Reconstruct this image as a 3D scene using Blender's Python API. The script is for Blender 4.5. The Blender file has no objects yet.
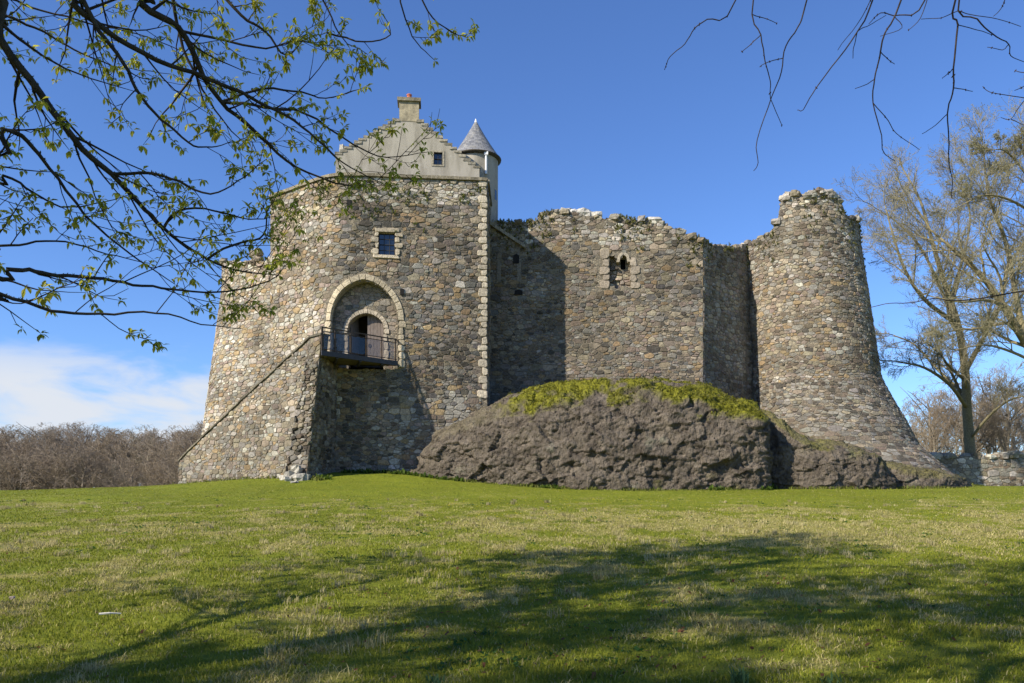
import bpy, math, random
import numpy as np
from mathutils import Vector

# ------------------------------------------------------------------ camera, sky, sun, exposure
S = bpy.context.scene
COL = S.collection
R = math.radians
F, U0, V0, EYE = 796.0, 512.0, 492.0, 1.6          # focal length in px, principal column, horizon row, eye height

cam = bpy.data.cameras.new('camera')
cam_o = bpy.data.objects.new('camera', cam)
COL.objects.link(cam_o)
cam.sensor_width = 36.0
cam.lens = F / 1024 * 36.0
cam.shift_y = (V0 - 341.5) / 1024
cam.clip_start = 0.1
cam.clip_end = 6000
cam_o.location = (0, 0, EYE)
cam_o.rotation_euler = (R(90), 0, 0)
S.camera = cam_o

SUN_AZ, SUN_EL = R(235.2), R(35.0)                  # compass style: 0 = +Y, clockwise
to_sun = Vector((math.sin(SUN_AZ) * math.cos(SUN_EL), math.cos(SUN_AZ) * math.cos(SUN_EL), math.sin(SUN_EL)))
sun = bpy.data.lights.new('sun', 'SUN')
sun.energy = 5.0
sun.angle = R(0.53)
sun.color = (1.0, 0.92, 0.79)
sun_o = bpy.data.objects.new('sun', sun)
COL.objects.link(sun_o)
sun_o.rotation_euler = (-to_sun).to_track_quat('-Z', 'Y').to_euler()
sun_o.location = (-30, -20, 40)

W = bpy.data.worlds.new('World')
S.world = W
W.use_nodes = True
wn, wl = W.node_tree.nodes, W.node_tree.links
wn.clear()
sky = wn.new('ShaderNodeTexSky')
sky.sky_type = 'NISHITA'
sky.sun_disc = False
sky.sun_elevation = SUN_EL
sky.sun_rotation = SUN_AZ
sky.air_density = 1.0
sky.dust_density = 0.25
sky.ozone_density = 3.0
sky.altitude = 200
wbg = wn.new('ShaderNodeBackground')
wbg.inputs['Strength'].default_value = 0.107
wout = wn.new('ShaderNodeOutputWorld')
# a bank of fair weather cloud low in the sky, built on the view direction
tc = wn.new('ShaderNodeTexCoord')
sep = wn.new('ShaderNodeSeparateXYZ')
wl.new(tc.outputs['Generated'], sep.inputs[0])
def wmath(op, a, b=None, clamp=False):
    n = wn.new('ShaderNodeMath'); n.operation = op; n.use_clamp = clamp
    for i, q in enumerate((a, b)):
        if q is None: continue
        if isinstance(q, (int, float)): n.inputs[i].default_value = q
        else: wl.new(q, n.inputs[i])
    return n.outputs[0]
def wramp(v, a, b):
    n = wn.new('ShaderNodeMapRange'); n.interpolation_type = 'SMOOTHSTEP'
    wl.new(v, n.inputs[0]); n.inputs[1].default_value = a; n.inputs[2].default_value = b
    return n.outputs[0]
az = wmath('ARCTAN2', sep.outputs[0], sep.outputs[1])          # 0 straight ahead, negative left
comb = wn.new('ShaderNodeCombineXYZ')
wl.new(wmath('MULTIPLY', az, 8.0), comb.inputs[0])
wl.new(wmath('MULTIPLY', sep.outputs[2], 24.0), comb.inputs[1])
cn = wn.new('ShaderNodeTexNoise'); cn.inputs['Scale'].default_value = 1.0
cn.inputs['Detail'].default_value = 7; cn.inputs['Roughness'].default_value = 0.55; cn.inputs['Distortion'].default_value = 0.35
wl.new(comb.outputs[0], cn.inputs['Vector'])
band = wmath('MULTIPLY', wramp(sep.outputs[2], 0.20, 0.11), wramp(az, -0.20, -0.36))
dens = wmath('ADD', cn.outputs['Fac'], wmath('MULTIPLY', band, 0.34))
cloud = wmath('MULTIPLY', wramp(dens, 0.60, 0.92), band, True)
mixc = wn.new('ShaderNodeMix'); mixc.data_type = 'RGBA'
tint = wn.new('ShaderNodeMix'); tint.data_type = 'RGBA'; tint.blend_type = 'MULTIPLY'
tint.inputs[0].default_value = 1.0
tint.inputs[7].default_value = (0.64, 0.84, 1.20, 1)
wl.new(sky.outputs[0], tint.inputs[6])
wl.new(cloud, mixc.inputs[0])
wl.new(tint.outputs[2], mixc.inputs[6])
mixc.inputs[7].default_value = (4.7, 5.0, 5.5, 1)
wl.new(mixc.outputs[2], wbg.inputs['Color'])
wl.new(wbg.outputs[0], wout.inputs['Surface'])

S.view_settings.view_transform = 'Standard'
S.view_settings.look = 'None'
S.view_settings.gamma = 1
S.view_settings.use_curve_mapping = False
S.view_settings.exposure = 0.58

# ------------------------------------------------------------------ helpers
rng = np.random.default_rng(7)
random.seed(7)

def at(u, v, Y):                                    # a pixel of the survey photo at distance Y -> point
    return np.array([(u - U0) / F * Y, Y, EYE + (V0 - v) / F * Y])
def zat(v, Y): return EYE + (V0 - v) / F * Y
def xat(u, Y): return (u - U0) / F * Y

_perm = np.random.default_rng(3).random(4096)
def _h(i, j, k):
    return _perm[((i * 73856093) ^ (j * 19349663) ^ (k * 83492791)) & 4095]
def vnoise(x, y, z=0.0):
    x, y, z = np.broadcast_arrays(np.asarray(x, float), np.asarray(y, float), np.asarray(z, float))
    i, j, k = np.floor(x).astype(np.int64), np.floor(y).astype(np.int64), np.floor(z).astype(np.int64)
    fx, fy, fz = x - i, y - j, z - k
    fx, fy, fz = [t * t * (3 - 2 * t) for t in (fx, fy, fz)]
    def l(a, b, t): return a + (b - a) * t
    c = [[[_h(i + a, j + b, k + d) for d in (0, 1)] for b in (0, 1)] for a in (0, 1)]
    return l(l(l(c[0][0][0], c[1][0][0], fx), l(c[0][1][0], c[1][1][0], fx), fy),
             l(l(c[0][0][1], c[1][0][1], fx), l(c[0][1][1], c[1][1][1], fx), fy), fz) * 2 - 1
def fbm(x, y, z=0.0, oct=4):
    s, a = 0, 1.0
    for o in range(oct):
        s = s + a * vnoise(np.asarray(x) * 2**o + 17.3 * o, np.asarray(y) * 2**o + 5.1 * o, np.asarray(z) * 2**o + 9.7 * o)
        a *= 0.5
    return s / 1.9
def sstep(a, b, x):
    t = np.clip((x - a) / (b - a), 0, 1)
    return t * t * (3 - 2 * t)

def facets(x, y, z, tilt, seed):
    """blocky breaks: every irregular cell is one flat, tilted, offset face"""
    i, j, k = [np.floor(t).astype(np.int64) for t in (x, y, z)]
    best = np.full(x.shape, 1e9); out = np.zeros(x.shape)
    for a in (-1, 0, 1):
        for b in (-1, 0, 1):
            for c in (-1, 0, 1):
                ii, jj, kk = i + a, j + b, k + c
                fx, fy, fz = ii + _h(ii + seed, jj, kk), jj + _h(ii, jj + seed + 7, kk), kk + _h(ii, jj, kk + seed + 13)
                d = (x - fx) ** 2 + (y - fy) ** 2 + (z - fz) ** 2
                o = _h(ii + 3, jj + 5, kk + seed) - .5 + tilt * ((x - fx) * (_h(ii + 31, jj, kk) - .5) + (y - fy) * (_h(ii, jj + 37, kk) - .5) + (z - fz) * (_h(ii, jj, kk + 41) - .5))
                m = d < best; best = np.where(m, d, best); out = np.where(m, o, out)
    return out

class MB:
    """collects vertices, faces and an optional colour per vertex; links them as ONE mesh object"""
    def __init__(s): s.v, s.f, s.c = [], [], []
    def add(s, verts, faces, col=None):
        o = len(s.v)
        s.v.extend([tuple(map(float, p)) for p in verts])
        s.f.extend([tuple(i + o for i in f) for f in faces])
        if col is None: col = (0.5, 0.5, 0.5)
        if len(col) and not hasattr(col[0], '__len__'): s.c.extend([tuple(col)] * len(verts))
        else: s.c.extend([tuple(q) for q in col])
    def build(s, name, mat, parent=None, smooth=False):
        me = bpy.data.meshes.new(name)
        me.from_pydata(s.v, [], s.f)
        a = me.color_attributes.new('Col', 'FLOAT_COLOR', 'POINT')
        c = np.ones((len(s.v), 4), np.float32)
        if s.c: c[:, :3] = np.array(s.c, np.float32)
        a.data.foreach_set('color', c.ravel())
        if smooth: me.polygons.foreach_set('use_smooth', [True] * len(me.polygons))
        me.materials.append(mat)
        o = bpy.data.objects.new(name, me)
        COL.objects.link(o)
        if parent is not None:
            o.parent = parent
            o.matrix_parent_inverse = parent_inv(parent)
        return o

def parent_inv(p):
    from mathutils import Matrix
    m = Matrix.Identity(4)
    q = p
    if p.type != 'EMPTY': return m
    while q is not None:
        m = Matrix.Translation(q.location) @ q.rotation_euler.to_matrix().to_4x4() @ m if q.type == 'EMPTY' else m
        q = q.parent
    return m.inverted()

def fast_mesh(name, V, Fc, col, mat, parent=None, smooth=False):
    """numpy arrays, all faces with the same corner count"""
    me = bpy.data.meshes.new(name)
    n, m = Fc.shape
    me.vertices.add(len(V)); me.vertices.foreach_set('co', np.asarray(V, np.float32).ravel())
    me.loops.add(n * m); me.loops.foreach_set('vertex_index', Fc.astype(np.int32).ravel())
    me.polygons.add(n)
    me.polygons.foreach_set('loop_start', np.arange(0, n * m, m, dtype=np.int32))
    me.polygons.foreach_set('loop_total', np.full(n, m, np.int32))
    me.polygons.foreach_set('use_smooth', np.full(n, smooth))
    me.update(calc_edges=True)
    if col is not None:
        a = me.color_attributes.new('Col', 'FLOAT_COLOR', 'POINT')
        c = np.ones((len(V), 4), np.float32); c[:, :3] = col
        a.data.foreach_set('color', c.ravel())
    me.materials.append(mat)
    o = bpy.data.objects.new(name, me)
    COL.objects.link(o)
    if parent is not None:
        o.parent = parent; o.matrix_parent_inverse = parent_inv(parent)
    return o

def tag(o, label=None, cat=None, group=None, kind=None):
    if label: o['label'] = label
    if cat: o['category'] = cat
    if group: o['group'] = group
    if kind: o['kind'] = kind
    return o
def thing(name, label, cat, loc, group=None):
    o = bpy.data.objects.new(name, None)
    o.empty_display_size = 0.3
    COL.objects.link(o); o.location = loc
    return tag(o, label, cat, group)
def part(o, label):
    o['label'] = label; return o

def box(mb, c, sx, sy, sz, T=(1, 0), col=None):
    """box centred at c, sx along horizontal direction T, sy across, sz up"""
    T = np.array([T[0], T[1], 0.0]); T /= np.linalg.norm(T)
    N = np.array([T[1], -T[0], 0]); Z = np.array([0, 0, 1.0]); c = np.array(c, float)
    vs = [c + a * sx / 2 * T + b * sy / 2 * N + d * sz / 2 * Z for d in (-1, 1) for a, b in ((-1, 1), (1, 1), (1, -1), (-1, -1))]
    mb.add(vs, [(0, 3, 2, 1), (4, 5, 6, 7), (0, 1, 5, 4), (1, 2, 6, 5), (2, 3, 7, 6), (3, 0, 4, 7)], col)

def tube(mb, pts, rad, sides=5, col=None, cap=True):
    pts = np.asarray(pts, float); n = len(pts)
    rad = np.broadcast_to(np.asarray(rad, float), (n,))
    tan = np.gradient(pts, axis=0)
    tan /= np.linalg.norm(tan, axis=1)[:, None] + 1e-9
    ref = np.array([0.3, 0.5, 0.81]) if abs(tan[0] @ np.array([0.3, 0.5, 0.81])) < 0.9 else np.array([1.0, 0, 0])
    a = np.cross(tan, ref); a /= np.linalg.norm(a, axis=1)[:, None] + 1e-9
    b = np.cross(tan, a)
    ang = np.arange(sides) * 2 * math.pi / sides
    ring = pts[:, None] + rad[:, None, None] * (np.cos(ang)[None, :, None] * a[:, None] + np.sin(ang)[None, :, None] * b[:, None])
    fs = []
    for i in range(n - 1):
        for j in range(sides):
            k = (j + 1) % sides
            fs.append((i * sides + j, i * sides + k, (i + 1) * sides + k, (i + 1) * sides + j))
    if cap:
        fs.append(tuple(range(sides))[::-1]); fs.append(tuple((n - 1) * sides + j for j in range(sides)))
    mb.add(ring.reshape(-1, 3), fs, col)

# ------------------------------------------------------------------ materials
def new_mat(name):
    m = bpy.data.materials.new(name); m.use_nodes = True
    nt = m.node_tree; nt.nodes.clear()
    out = nt.nodes.new('ShaderNodeOutputMaterial')
    bs = nt.nodes.new('ShaderNodeBsdfPrincipled')
    nt.links.new(bs.outputs[0], out.inputs[0])
    bs.inputs['Roughness'].default_value = 0.9
    bs.inputs['Specular IOR Level'].default_value = 0.2
    return m, nt, bs, out
def N(nt, t, **kw):
    n = nt.nodes.new(t)
    for k, v in kw.items(): setattr(n, k, v)
    return n
def tex(nt, kind, scale, detail=5, rough=0.55, vec=None, **kw):
    n = N(nt, 'ShaderNodeTexNoise' if kind == 'noise' else 'ShaderNodeTexVoronoi', **kw)
    n.inputs['Scale'].default_value = scale
    if kind == 'noise':
        n.inputs['Detail'].default_value = detail; n.inputs['Roughness'].default_value = rough
    if vec is not None: nt.links.new(vec, n.inputs['Vector'])
    return n
def mix(nt, a, b, fac, mode='MIX'):
    n = N(nt, 'ShaderNodeMix', data_type='RGBA', blend_type=mode)
    for i, q in ((0, fac), (6, a), (7, b)):
        if isinstance(q, (int, float)): n.inputs[i].default_value = q
        elif isinstance(q, tuple): n.inputs[i].default_value = (*q, 1)
        else: nt.links.new(q, n.inputs[i])
    return n.outputs[2]
def rmap(nt, v, a, b, lo=0.0, hi=1.0):
    n = N(nt, 'ShaderNodeMapRange', interpolation_type='SMOOTHSTEP')
    nt.links.new(v, n.inputs[0])
    for i, q in enumerate((a, b, lo, hi)): n.inputs[i + 1].default_value = q
    return n.outputs[0]
def bump(nt, bs, h, dist, strength=1.0, prev=None):
    n = N(nt, 'ShaderNodeBump'); n.inputs['Distance'].default_value = dist; n.inputs['Strength'].default_value = strength
    nt.links.new(h, n.inputs['Height'])
    if prev is not None: nt.links.new(prev, n.inputs['Normal'])
    nt.links.new(n.outputs[0], bs.inputs['Normal'])
    return n.outputs[0]
def objco(nt): return N(nt, 'ShaderNodeTexCoord').outputs['Object']
def colattr(nt):
    n = N(nt, 'ShaderNodeVertexColor'); n.layer_name = 'Col'; return n.outputs['Color']

def stone_mat(name, lichen=0.5, grime=0.5):
    m, nt, bs, _ = new_mat(name)
    co = objco(nt); c = colattr(nt)
    n1 = tex(nt, 'noise', 9, 6, 0.65, co).outputs['Fac']
    n2 = tex(nt, 'noise', 0.35, 4, 0.6, co).outputs['Fac']
    n3 = tex(nt, 'noise', 2.6, 8, 0.7, co).outputs['Fac']
    n4 = tex(nt, 'noise', 22, 4, 0.7, co).outputs['Fac']
    c = mix(nt, c, (0.5, 0.47, 0.44), rmap(nt, n1, 0.3, 0.75, 0.0, 0.0))
    v = N(nt, 'ShaderNodeMix', data_type='RGBA', blend_type='MULTIPLY'); v.inputs[0].default_value = 1
    nt.links.new(c, v.inputs[6])
    g = N(nt, 'ShaderNodeCombineColor'); val = rmap(nt, n1, 0.25, 0.75, 0.62, 1.3)
    for i in range(3): nt.links.new(val, g.inputs[i])
    nt.links.new(g.outputs[0], v.inputs[7])
    c = v.outputs[2]
    c = mix(nt, c, (0.10, 0.088, 0.062), rmap(nt, n2, 0.50, 0.74, 0, grime * 0.8))
    sm_ = N(nt, 'ShaderNodeMapping'); sm_.inputs['Scale'].default_value = (1.1, 1.1, .16); nt.links.new(co, sm_.inputs[0])
    n5 = tex(nt, 'noise', 1.0, 6, 0.65, sm_.outputs[0]).outputs['Fac']
    c = mix(nt, c, (0.085, 0.078, 0.06), rmap(nt, n5, 0.54, 0.72, 0, grime * 0.7))
    c = mix(nt, c, (0.42, 0.40, 0.34), rmap(nt, n5, 0.42, 0.28, 0, 0.2))
    c = mix(nt, c, (0.36, 0.35, 0.30), rmap(nt, n3, 0.60, 0.74, 0, lichen * 0.8))
    c = mix(nt, c, (0.055, 0.05, 0.04), rmap(nt, n4, 0.62, 0.78, 0, 0.55))
    nt.links.new(c, bs.inputs['Base Color'])
    bump(nt, bs, n1, 0.06, 0.8)
    bs.inputs['Roughness'].default_value = 0.93
    return m

def mortar_mat(name, base=(0.235, 0.205, 0.15)):
    m, nt, bs, _ = new_mat(name)
    co = objco(nt)
    mp = N(nt, 'ShaderNodeMapping'); mp.inputs['Scale'].default_value = (1, 1, 1.7); nt.links.new(co, mp.inputs[0])
    vo = tex(nt, 'voronoi', 7.5, vec=mp.outputs[0])
    vd = tex(nt, 'voronoi', 7.5, vec=mp.outputs[0], feature='DISTANCE_TO_EDGE')
    n1 = tex(nt, 'noise', 6, 6, 0.65, co).outputs['Fac']
    sepc = N(nt, 'ShaderNodeSeparateColor'); nt.links.new(vo.outputs['Color'], sepc.inputs[0])
    st = mix(nt, (0.10, 0.095, 0.085), (0.36, 0.30, 0.21), sepc.outputs[0])
    c = mix(nt, base, st, rmap(nt, vd.outputs[0], 0.04, 0.12, 0, 0.85))
    c = mix(nt, c, (0.05, 0.045, 0.035), rmap(nt, n1, 0.52, 0.7, 0, 0.75))
    nt.links.new(c, bs.inputs['Base Color'])
    h = rmap(nt, vd.outputs[0], 0.0, 0.15)
    p = bump(nt, bs, h, 0.05, 0.8)
    bump(nt, bs, n1, 0.05, 0.6, p)
    return m

def plain_mat(name, a, b, scale=4, rough=0.8, bd=0.01, metal=0.0, spec=0.2):
    m, nt, bs, _ = new_mat(name)
    co = objco(nt)
    n1 = tex(nt, 'noise', scale, 6, 0.6, co).outputs['Fac']
    nt.links.new(mix(nt, a, b, rmap(nt, n1, 0.3, 0.7)), bs.inputs['Base Color'])
    bs.inputs['Roughness'].default_value = rough
    bs.inputs['Metallic'].default_value = metal
    bs.inputs['Specular IOR Level'].default_value = spec
    bump(nt, bs, n1, bd, 0.7)
    return m

def vcol_mat(name, rough=0.8, transl=0.0, jit=0.25, scale=6, spec=0.2):
    m, nt, bs, out = new_mat(name)
    c = colattr(nt); co = objco(nt)
    n1 = tex(nt, 'noise', scale, 4, 0.6, co).outputs['Fac']
    g = N(nt, 'ShaderNodeCombineColor'); val = rmap(nt, n1, 0.25, 0.75, 1 - jit, 1 + jit)
    for i in range(3): nt.links.new(val, g.inputs[i])
    c = mix(nt, c, g.outputs[0], 1.0, 'MULTIPLY')
    nt.links.new(c, bs.inputs['Base Color'])
    bs.inputs['Roughness'].default_value = rough
    bs.inputs['Specular IOR Level'].default_value = spec
    if transl:
        t = N(nt, 'ShaderNodeBsdfTranslucent'); nt.links.new(c, t.inputs[0])
        ms = N(nt, 'ShaderNodeMixShader'); ms.inputs[0].default_value = transl
        nt.links.new(bs.outputs[0], ms.inputs[1]); nt.links.new(t.outputs[0], ms.inputs[2])
        nt.links.new(ms.outputs[0], out.inputs[0])
    return m

M_stone = stone_mat('rubble stone')
M_stone_old = stone_mat('weathered rubble stone', 0.6, 0.85)
M_dress = stone_mat('dressed sandstone', 0.25, 0.15)
M_mortar = mortar_mat('lime mortar and pinnings')
M_metal = plain_mat('dark painted steel', (0.028, 0.026, 0.026), (0.05, 0.045, 0.045), 8, 0.5, 0.002, 0.0, 0.4)
M_leaf = vcol_mat('young leaf', 0.55, 0.55, 0.2, 9, 0.3)
M_grassblade = vcol_mat('grass blade', 0.7, 0.3, 0.15, 3)
M_bark = vcol_mat('bark', 0.9, 0, 0.45, 14)
M_twig = vcol_mat('twig bark', 0.8, 0, 0.3, 14)
M_white = plain_mat('white paint', (0.7, 0.7, 0.68), (0.8, 0.8, 0.78), 6, 0.5, 0.001)

# ------------------------------------------------------------------ ground
PY = np.array([-400, -40, 0, 7, 12, 20, 30, 41, 50, 58, 75, 100, 160, 3000.0])
PZ = np.array([-1.0, -0.4, 0, 0.02, .22, .66, 1.2, 1.68, 1.98, 2.0, 0.3, -3.0, -4.5, -6.0])
def ground_z(x, y, detail=True):
    x = np.asarray(x, float); y = np.asarray(y, float)
    z = 0
    for d, w in ((-3, .25), (0, .5), (3, .25)): z = z + w * np.interp(y + d, PY, PZ)
    z = z + 0.95 * np.exp(-(((x + 9) / 8.5) ** 2 + ((y - 46.5) / 6.5) ** 2))
    z = z - 0.35 * sstep(-18, -40, x) * sstep(30, 50, y) * sstep(70, 55, y)
    if detail:
        k = sstep(70, 40, np.abs(y)) * sstep(60, 35, np.abs(x))
        z = z + k * (0.10 * fbm(x / 6.0, y / 6.0, 1.7, 2) + 0.035 * fbm(x / 0.8, y / 0.8, 4.4, 3))
    return z
def straw(x, y):
    """how dry and pale the turf is, 0..1: lush by the walls, dry in the middle of the field"""
    zone = sstep(13.0, 18, y) * sstep(33, 24, y)
    zone = np.maximum(zone * (0.45 + 0.55 * sstep(-8, 8, x)), 0.30 * sstep(36, 28, y))
    n = fbm(x / 1.0, y / 1.5, 2.2, 4) * 0.8 + fbm(x / 6, y / 5, 8.1, 2) * 0.4 + 0.9 * fbm(x / 0.45, y / 0.6, 3.3, 3)
    patch = sstep(-0.10, 0.55, n - 0.16 + 0.62 * zone)
    return np.clip(patch * (0.10 + 0.75 * sstep(37, 28, y)), 0, 1)
def axis(segs):
    r = [segs[0][0]]
    for a, b, st in segs:
        n = max(1, int(round((b - a) / st)))
        r += list(np.linspace(a, b, n + 1)[1:])
    return np.array(r)
gx = axis([(-3000, -400, 650), (-400, -60, 34), (-60, -30, 1.5), (-30, -12, .4), (-12, 14, .16), (14, 30, .4), (30, 60, 1.5), (60, 400, 34), (400, 3000, 650)])
gy = axis([(-400, -20, 38), (-20, 4, 2), (4, 22, .16), (22, 52, .3), (52, 70, 1.5), (70, 300, 11), (300, 3000, 540)])
GX, GY = np.meshgrid(gx, gy)
GZ = ground_z(GX, GY)
GV = np.stack([GX, GY, GZ], -1).reshape(-1, 3)
nx, ny = len(gx), len(gy)
idx = np.arange(nx * ny).reshape(ny, nx)
GF = np.stack([idx[:-1, :-1], idx[:-1, 1:], idx[1:, 1:], idx[1:, :-1]], -1).reshape(-1, 4)
st = straw(GX, GY).ravel()
lush = np.array([0.19, 0.215, 0.019]); dry = np.array([0.36, 0.31, 0.095])
lv = (0.5 + 0.5 * fbm(GX / 3.0, GY / 3.0, 6.0, 3)).ravel()[:, None]
gcol = (lush * (0.75 + 0.5 * lv)) * (1 - st[:, None]) + dry * st[:, None]
m, nt, bs, _ = new_mat('turf')
co = objco(nt); c = colattr(nt)
n1 = tex(nt, 'noise', 7, 6, 0.7, co).outputs['Fac']
n2 = tex(nt, 'noise', 30, 4, 0.7, co).outputs['Fac']
n3 = tex(nt, 'noise', 1.1, 5, 0.6, co).outputs['Fac']
c = mix(nt, c, (0.035, 0.060, 0.010), rmap(nt, n1, 0.50, 0.70, 0, 0.55))
c = mix(nt, c, (0.20, 0.19, 0.06), rmap(nt, n2, 0.52, 0.72, 0, 0.5))
c = mix(nt, c, (0.075, 0.125, 0.016), rmap(nt, n3, 0.48, 0.66, 0, 0.35))
nt.links.new(c, bs.inputs['Base Color'])
p = bump(nt, bs, n1, 0.10, 0.8); bump(nt, bs, n2, 0.04, 0.9, p)
bs.inputs['Specular IOR Level'].default_value = 0.1
ground = fast_mesh('ground', GV, GF, gcol, m, None, True)
tag(ground, kind='structure')

# grass blades in the field in front of the camera
def blades(name, n, ylo, yhi, hmul=1.0, power=1.0):
    t = rng.random(n)
    y = ylo * (yhi / ylo) ** t
    x = (rng.random(n) * 2 - 1) * (0.72 * y + 4.5)
    k = (fbm(x / 0.5, y / 0.5, 12.0, 2) > -0.25) | (rng.random(n) < 0.4)
    x, y = x[k], y[k]; n = len(x)
    z = ground_z(x, y)
    s = straw(x, y)
    isdry = rng.random(n) < (s * 0.85 + 0.07)
    tuss = sstep(0.1, 0.7, fbm(x / 1.1, y / 1.1, 21.0, 3)) + 0.9 * sstep(.25, .6, s) * sstep(.1, .5, fbm(x / .45, y / .45, 27.0, 2))
    h = (0.018 + 0.035 * rng.random(n) ** 2 + 0.06 * tuss * rng.random(n)) * hmul * np.where(isdry, 1.1, 1.0) * sstep(40, 18, y).clip(0.45, 1)
    w = 0.0018 + 0.00040 * y
    a = rng.random(n) * 6.283; lean = h * (0.25 + 0.9 * rng.random(n)) * np.where(isdry, 1.3, 0.8)
    b = rng.random(n) * 6.283
    dx, dy = np.cos(a) * w, np.sin(a) * w
    lx, ly = np.cos(b) * lean, np.sin(b) * lean
    P = np.empty((n, 5, 3))
    P[:, 0] = np.stack([x - dx, y - dy, z - 0.01], -1); P[:, 1] = np.stack([x + dx, y + dy, z - 0.01], -1)
    P[:, 2] = np.stack([x + dx * .8 + lx * .35, y + dy * .8 + ly * .35, z + h * .6], -1)
    P[:, 3] = np.stack([x - dx * .8 + lx * .35, y - dy * .8 + ly * .35, z + h * .6], -1)
    P[:, 4] = np.stack([x + lx, y + ly, z + h], -1)
    ii = np.arange(n)[:, None] * 5
    tri = np.concatenate([ii + [0, 1, 2], ii + [0, 2, 3], ii + [3, 2, 4]], 0)
    g = rng.random((n, 1))
    gc = np.array([0.14, 0.172, 0.014]) * (1 - g) + np.array([0.27, 0.272, 0.03]) * g
    dc = np.array([0.24, 0.205, 0.08]) * (1 - g) + np.array([0.50, 0.44, 0.19]) * g
    cc = np.where(isdry[:, None], dc, gc)
    o = fast_mesh(name, P.reshape(-1, 3), tri, np.repeat(cc, 5, 0), M_grassblade)
    return o
def dry_tussocks(n):
    P, T, C = [], [], []; k = 0
    for i in range(n):
        y = 6.2 * (32 / 6.2) ** rng.random(); x = (rng.random() * 2 - 1) * (.70 * y + 4)
        if fbm(x / 1.6, y / 2, 41, 2) + .35 * float(straw(x, y)) < .02 + .12 * (y < 10): continue
        R_ = .05 + .11 * rng.random(); lean0 = rng.random() * 6.28; gt_ = rng.random()
        for j in range(int(14 + 26 * rng.random())):
            a = rng.random() * 6.28; q = R_ * rng.random() ** .5; bx, by = x + q * math.cos(a), y + q * math.sin(a); bz = float(ground_z(bx, by, False)) + .02
            h = .03 + .07 * rng.random(); b = lean0 + rng.normal() * .9; le = h * (.4 + .9 * rng.random()); w = .0014 + .00022 * y; c_, s_ = math.cos(b + 1.57) * w, math.sin(b + 1.57) * w
            mx, my, mz = bx + math.cos(b) * le * .35, by + math.sin(b) * le * .35, bz + h * .6
            P += [(bx - c_, by - s_, bz - .05), (bx + c_, by + s_, bz - .05), (mx + c_ * .8, my + s_ * .8, mz), (mx - c_ * .8, my - s_ * .8, mz), (bx + math.cos(b) * le, by + math.sin(b) * le, bz + h * .8)]
            T += [(k, k + 1, k + 2), (k, k + 2, k + 3), (k + 3, k + 2, k + 4)]; k += 5
            C += [np.array([.46, .40, .19]) * (.7 + .5 * rng.random()) * (1 if gt_ < .75 else .8)] * 5
    return fast_mesh('dry_grass', np.array(P), np.array(T), np.array(C), M_grassblade)
tag(dry_tussocks(1500), 'pale straw coloured tussocks of dead grass scattered over the field', 'dry grass', kind='stuff')
tag(blades('grass', 540000, 4.5, 46), 'short green and straw coloured grass covering the sloping field', 'grass', kind='stuff')

# ------------------------------------------------------------------ masonry
class Path:
    """plan line seen from the front, left to right; outward is towards the viewer"""
    def __init__(s, pts, batter=0.0, zref=20.0, smooth=False):
        pts = np.array(pts, float)
        if smooth:
            q = []
            P = np.vstack([2 * pts[0] - pts[1], pts, 2 * pts[-1] - pts[-2]])
            for i in range(1, len(P) - 2):
                for t in np.linspace(0, 1, 8, endpoint=False):
                    a, b, c, d = P[i - 1], P[i], P[i + 1], P[i + 2]
                    q.append(0.5 * (2 * b + (c - a) * t + (2 * a - 5 * b + 4 * c - d) * t * t + (3 * b - a - 3 * c + d) * t ** 3))
            q.append(pts[-1]); pts = np.array(q)
        s.p = pts
        s.l = np.concatenate([[0], np.cumsum(np.linalg.norm(np.diff(pts, axis=0), axis=1))])
        s.L = s.l[-1]; s.b = batter; s.zr = zref
        t = np.gradient(pts, s.l, axis=0); t /= np.linalg.norm(t, axis=1)[:, None]
        s.t = t
    def xy(s, q): return np.array([np.interp(q, s.l, s.p[:, 0]), np.interp(q, s.l, s.p[:, 1])])
    def tan(s, q):
        t = np.array([np.interp(q, s.l, s.t[:, 0]), np.interp(q, s.l, s.t[:, 1])]); return t / np.linalg.norm(t)
    def bat(s, q, z): return s.b(q, z) if callable(s.b) else s.b * (s.zr - z)
    def P(s, q, z, off=0.0):
        qq = min(max(q, 0), s.L)
        t = s.tan(qq); n = np.array([t[1], -t[0]])
        xy = s.xy(qq) + t * (q - qq) + n * (off + s.bat(qq, z))
        return np.array([xy[0], xy[1], z])
    def N(s, q):
        t = s.tan(min(max(q, 0), s.L)); return np.array([t[1], -t[0], 0.0])
    def find(s, u):                                  # station seen in column u of the survey photo
        q = np.linspace(0, s.L, 900)
        x = np.interp(q, s.l, s.p[:, 0]); y = np.interp(q, s.l, s.p[:, 1])
        return float(q[np.argmin(np.abs(U0 + F * x / y - u))])
    def sz(s, u, v):
        q = s.find(u); return q, zat(v, s.xy(q)[1])

PAL = {'tan': (.36, .30, .21), 'grey': (.30, .275, .23), 'slate': (.165, .155, .138), 'ochre': (.36, .26, .145),
       'pink': (.31, .245, .195), 'pale': (.50, .46, .38), 'brown': (.225, .18, .13), 'dark': (.115, .10, .08)}
def pick(r, w):
    ks = list(w); p = np.array([w[k] for k in ks], float); p /= p.sum()
    c = np.array(PAL[ks[r.choice(len(ks), p=p)]]) * (0.68 + 0.42 * r.random())
    return c * (1 + 0.07 * (r.random(3) - 0.5))

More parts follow.
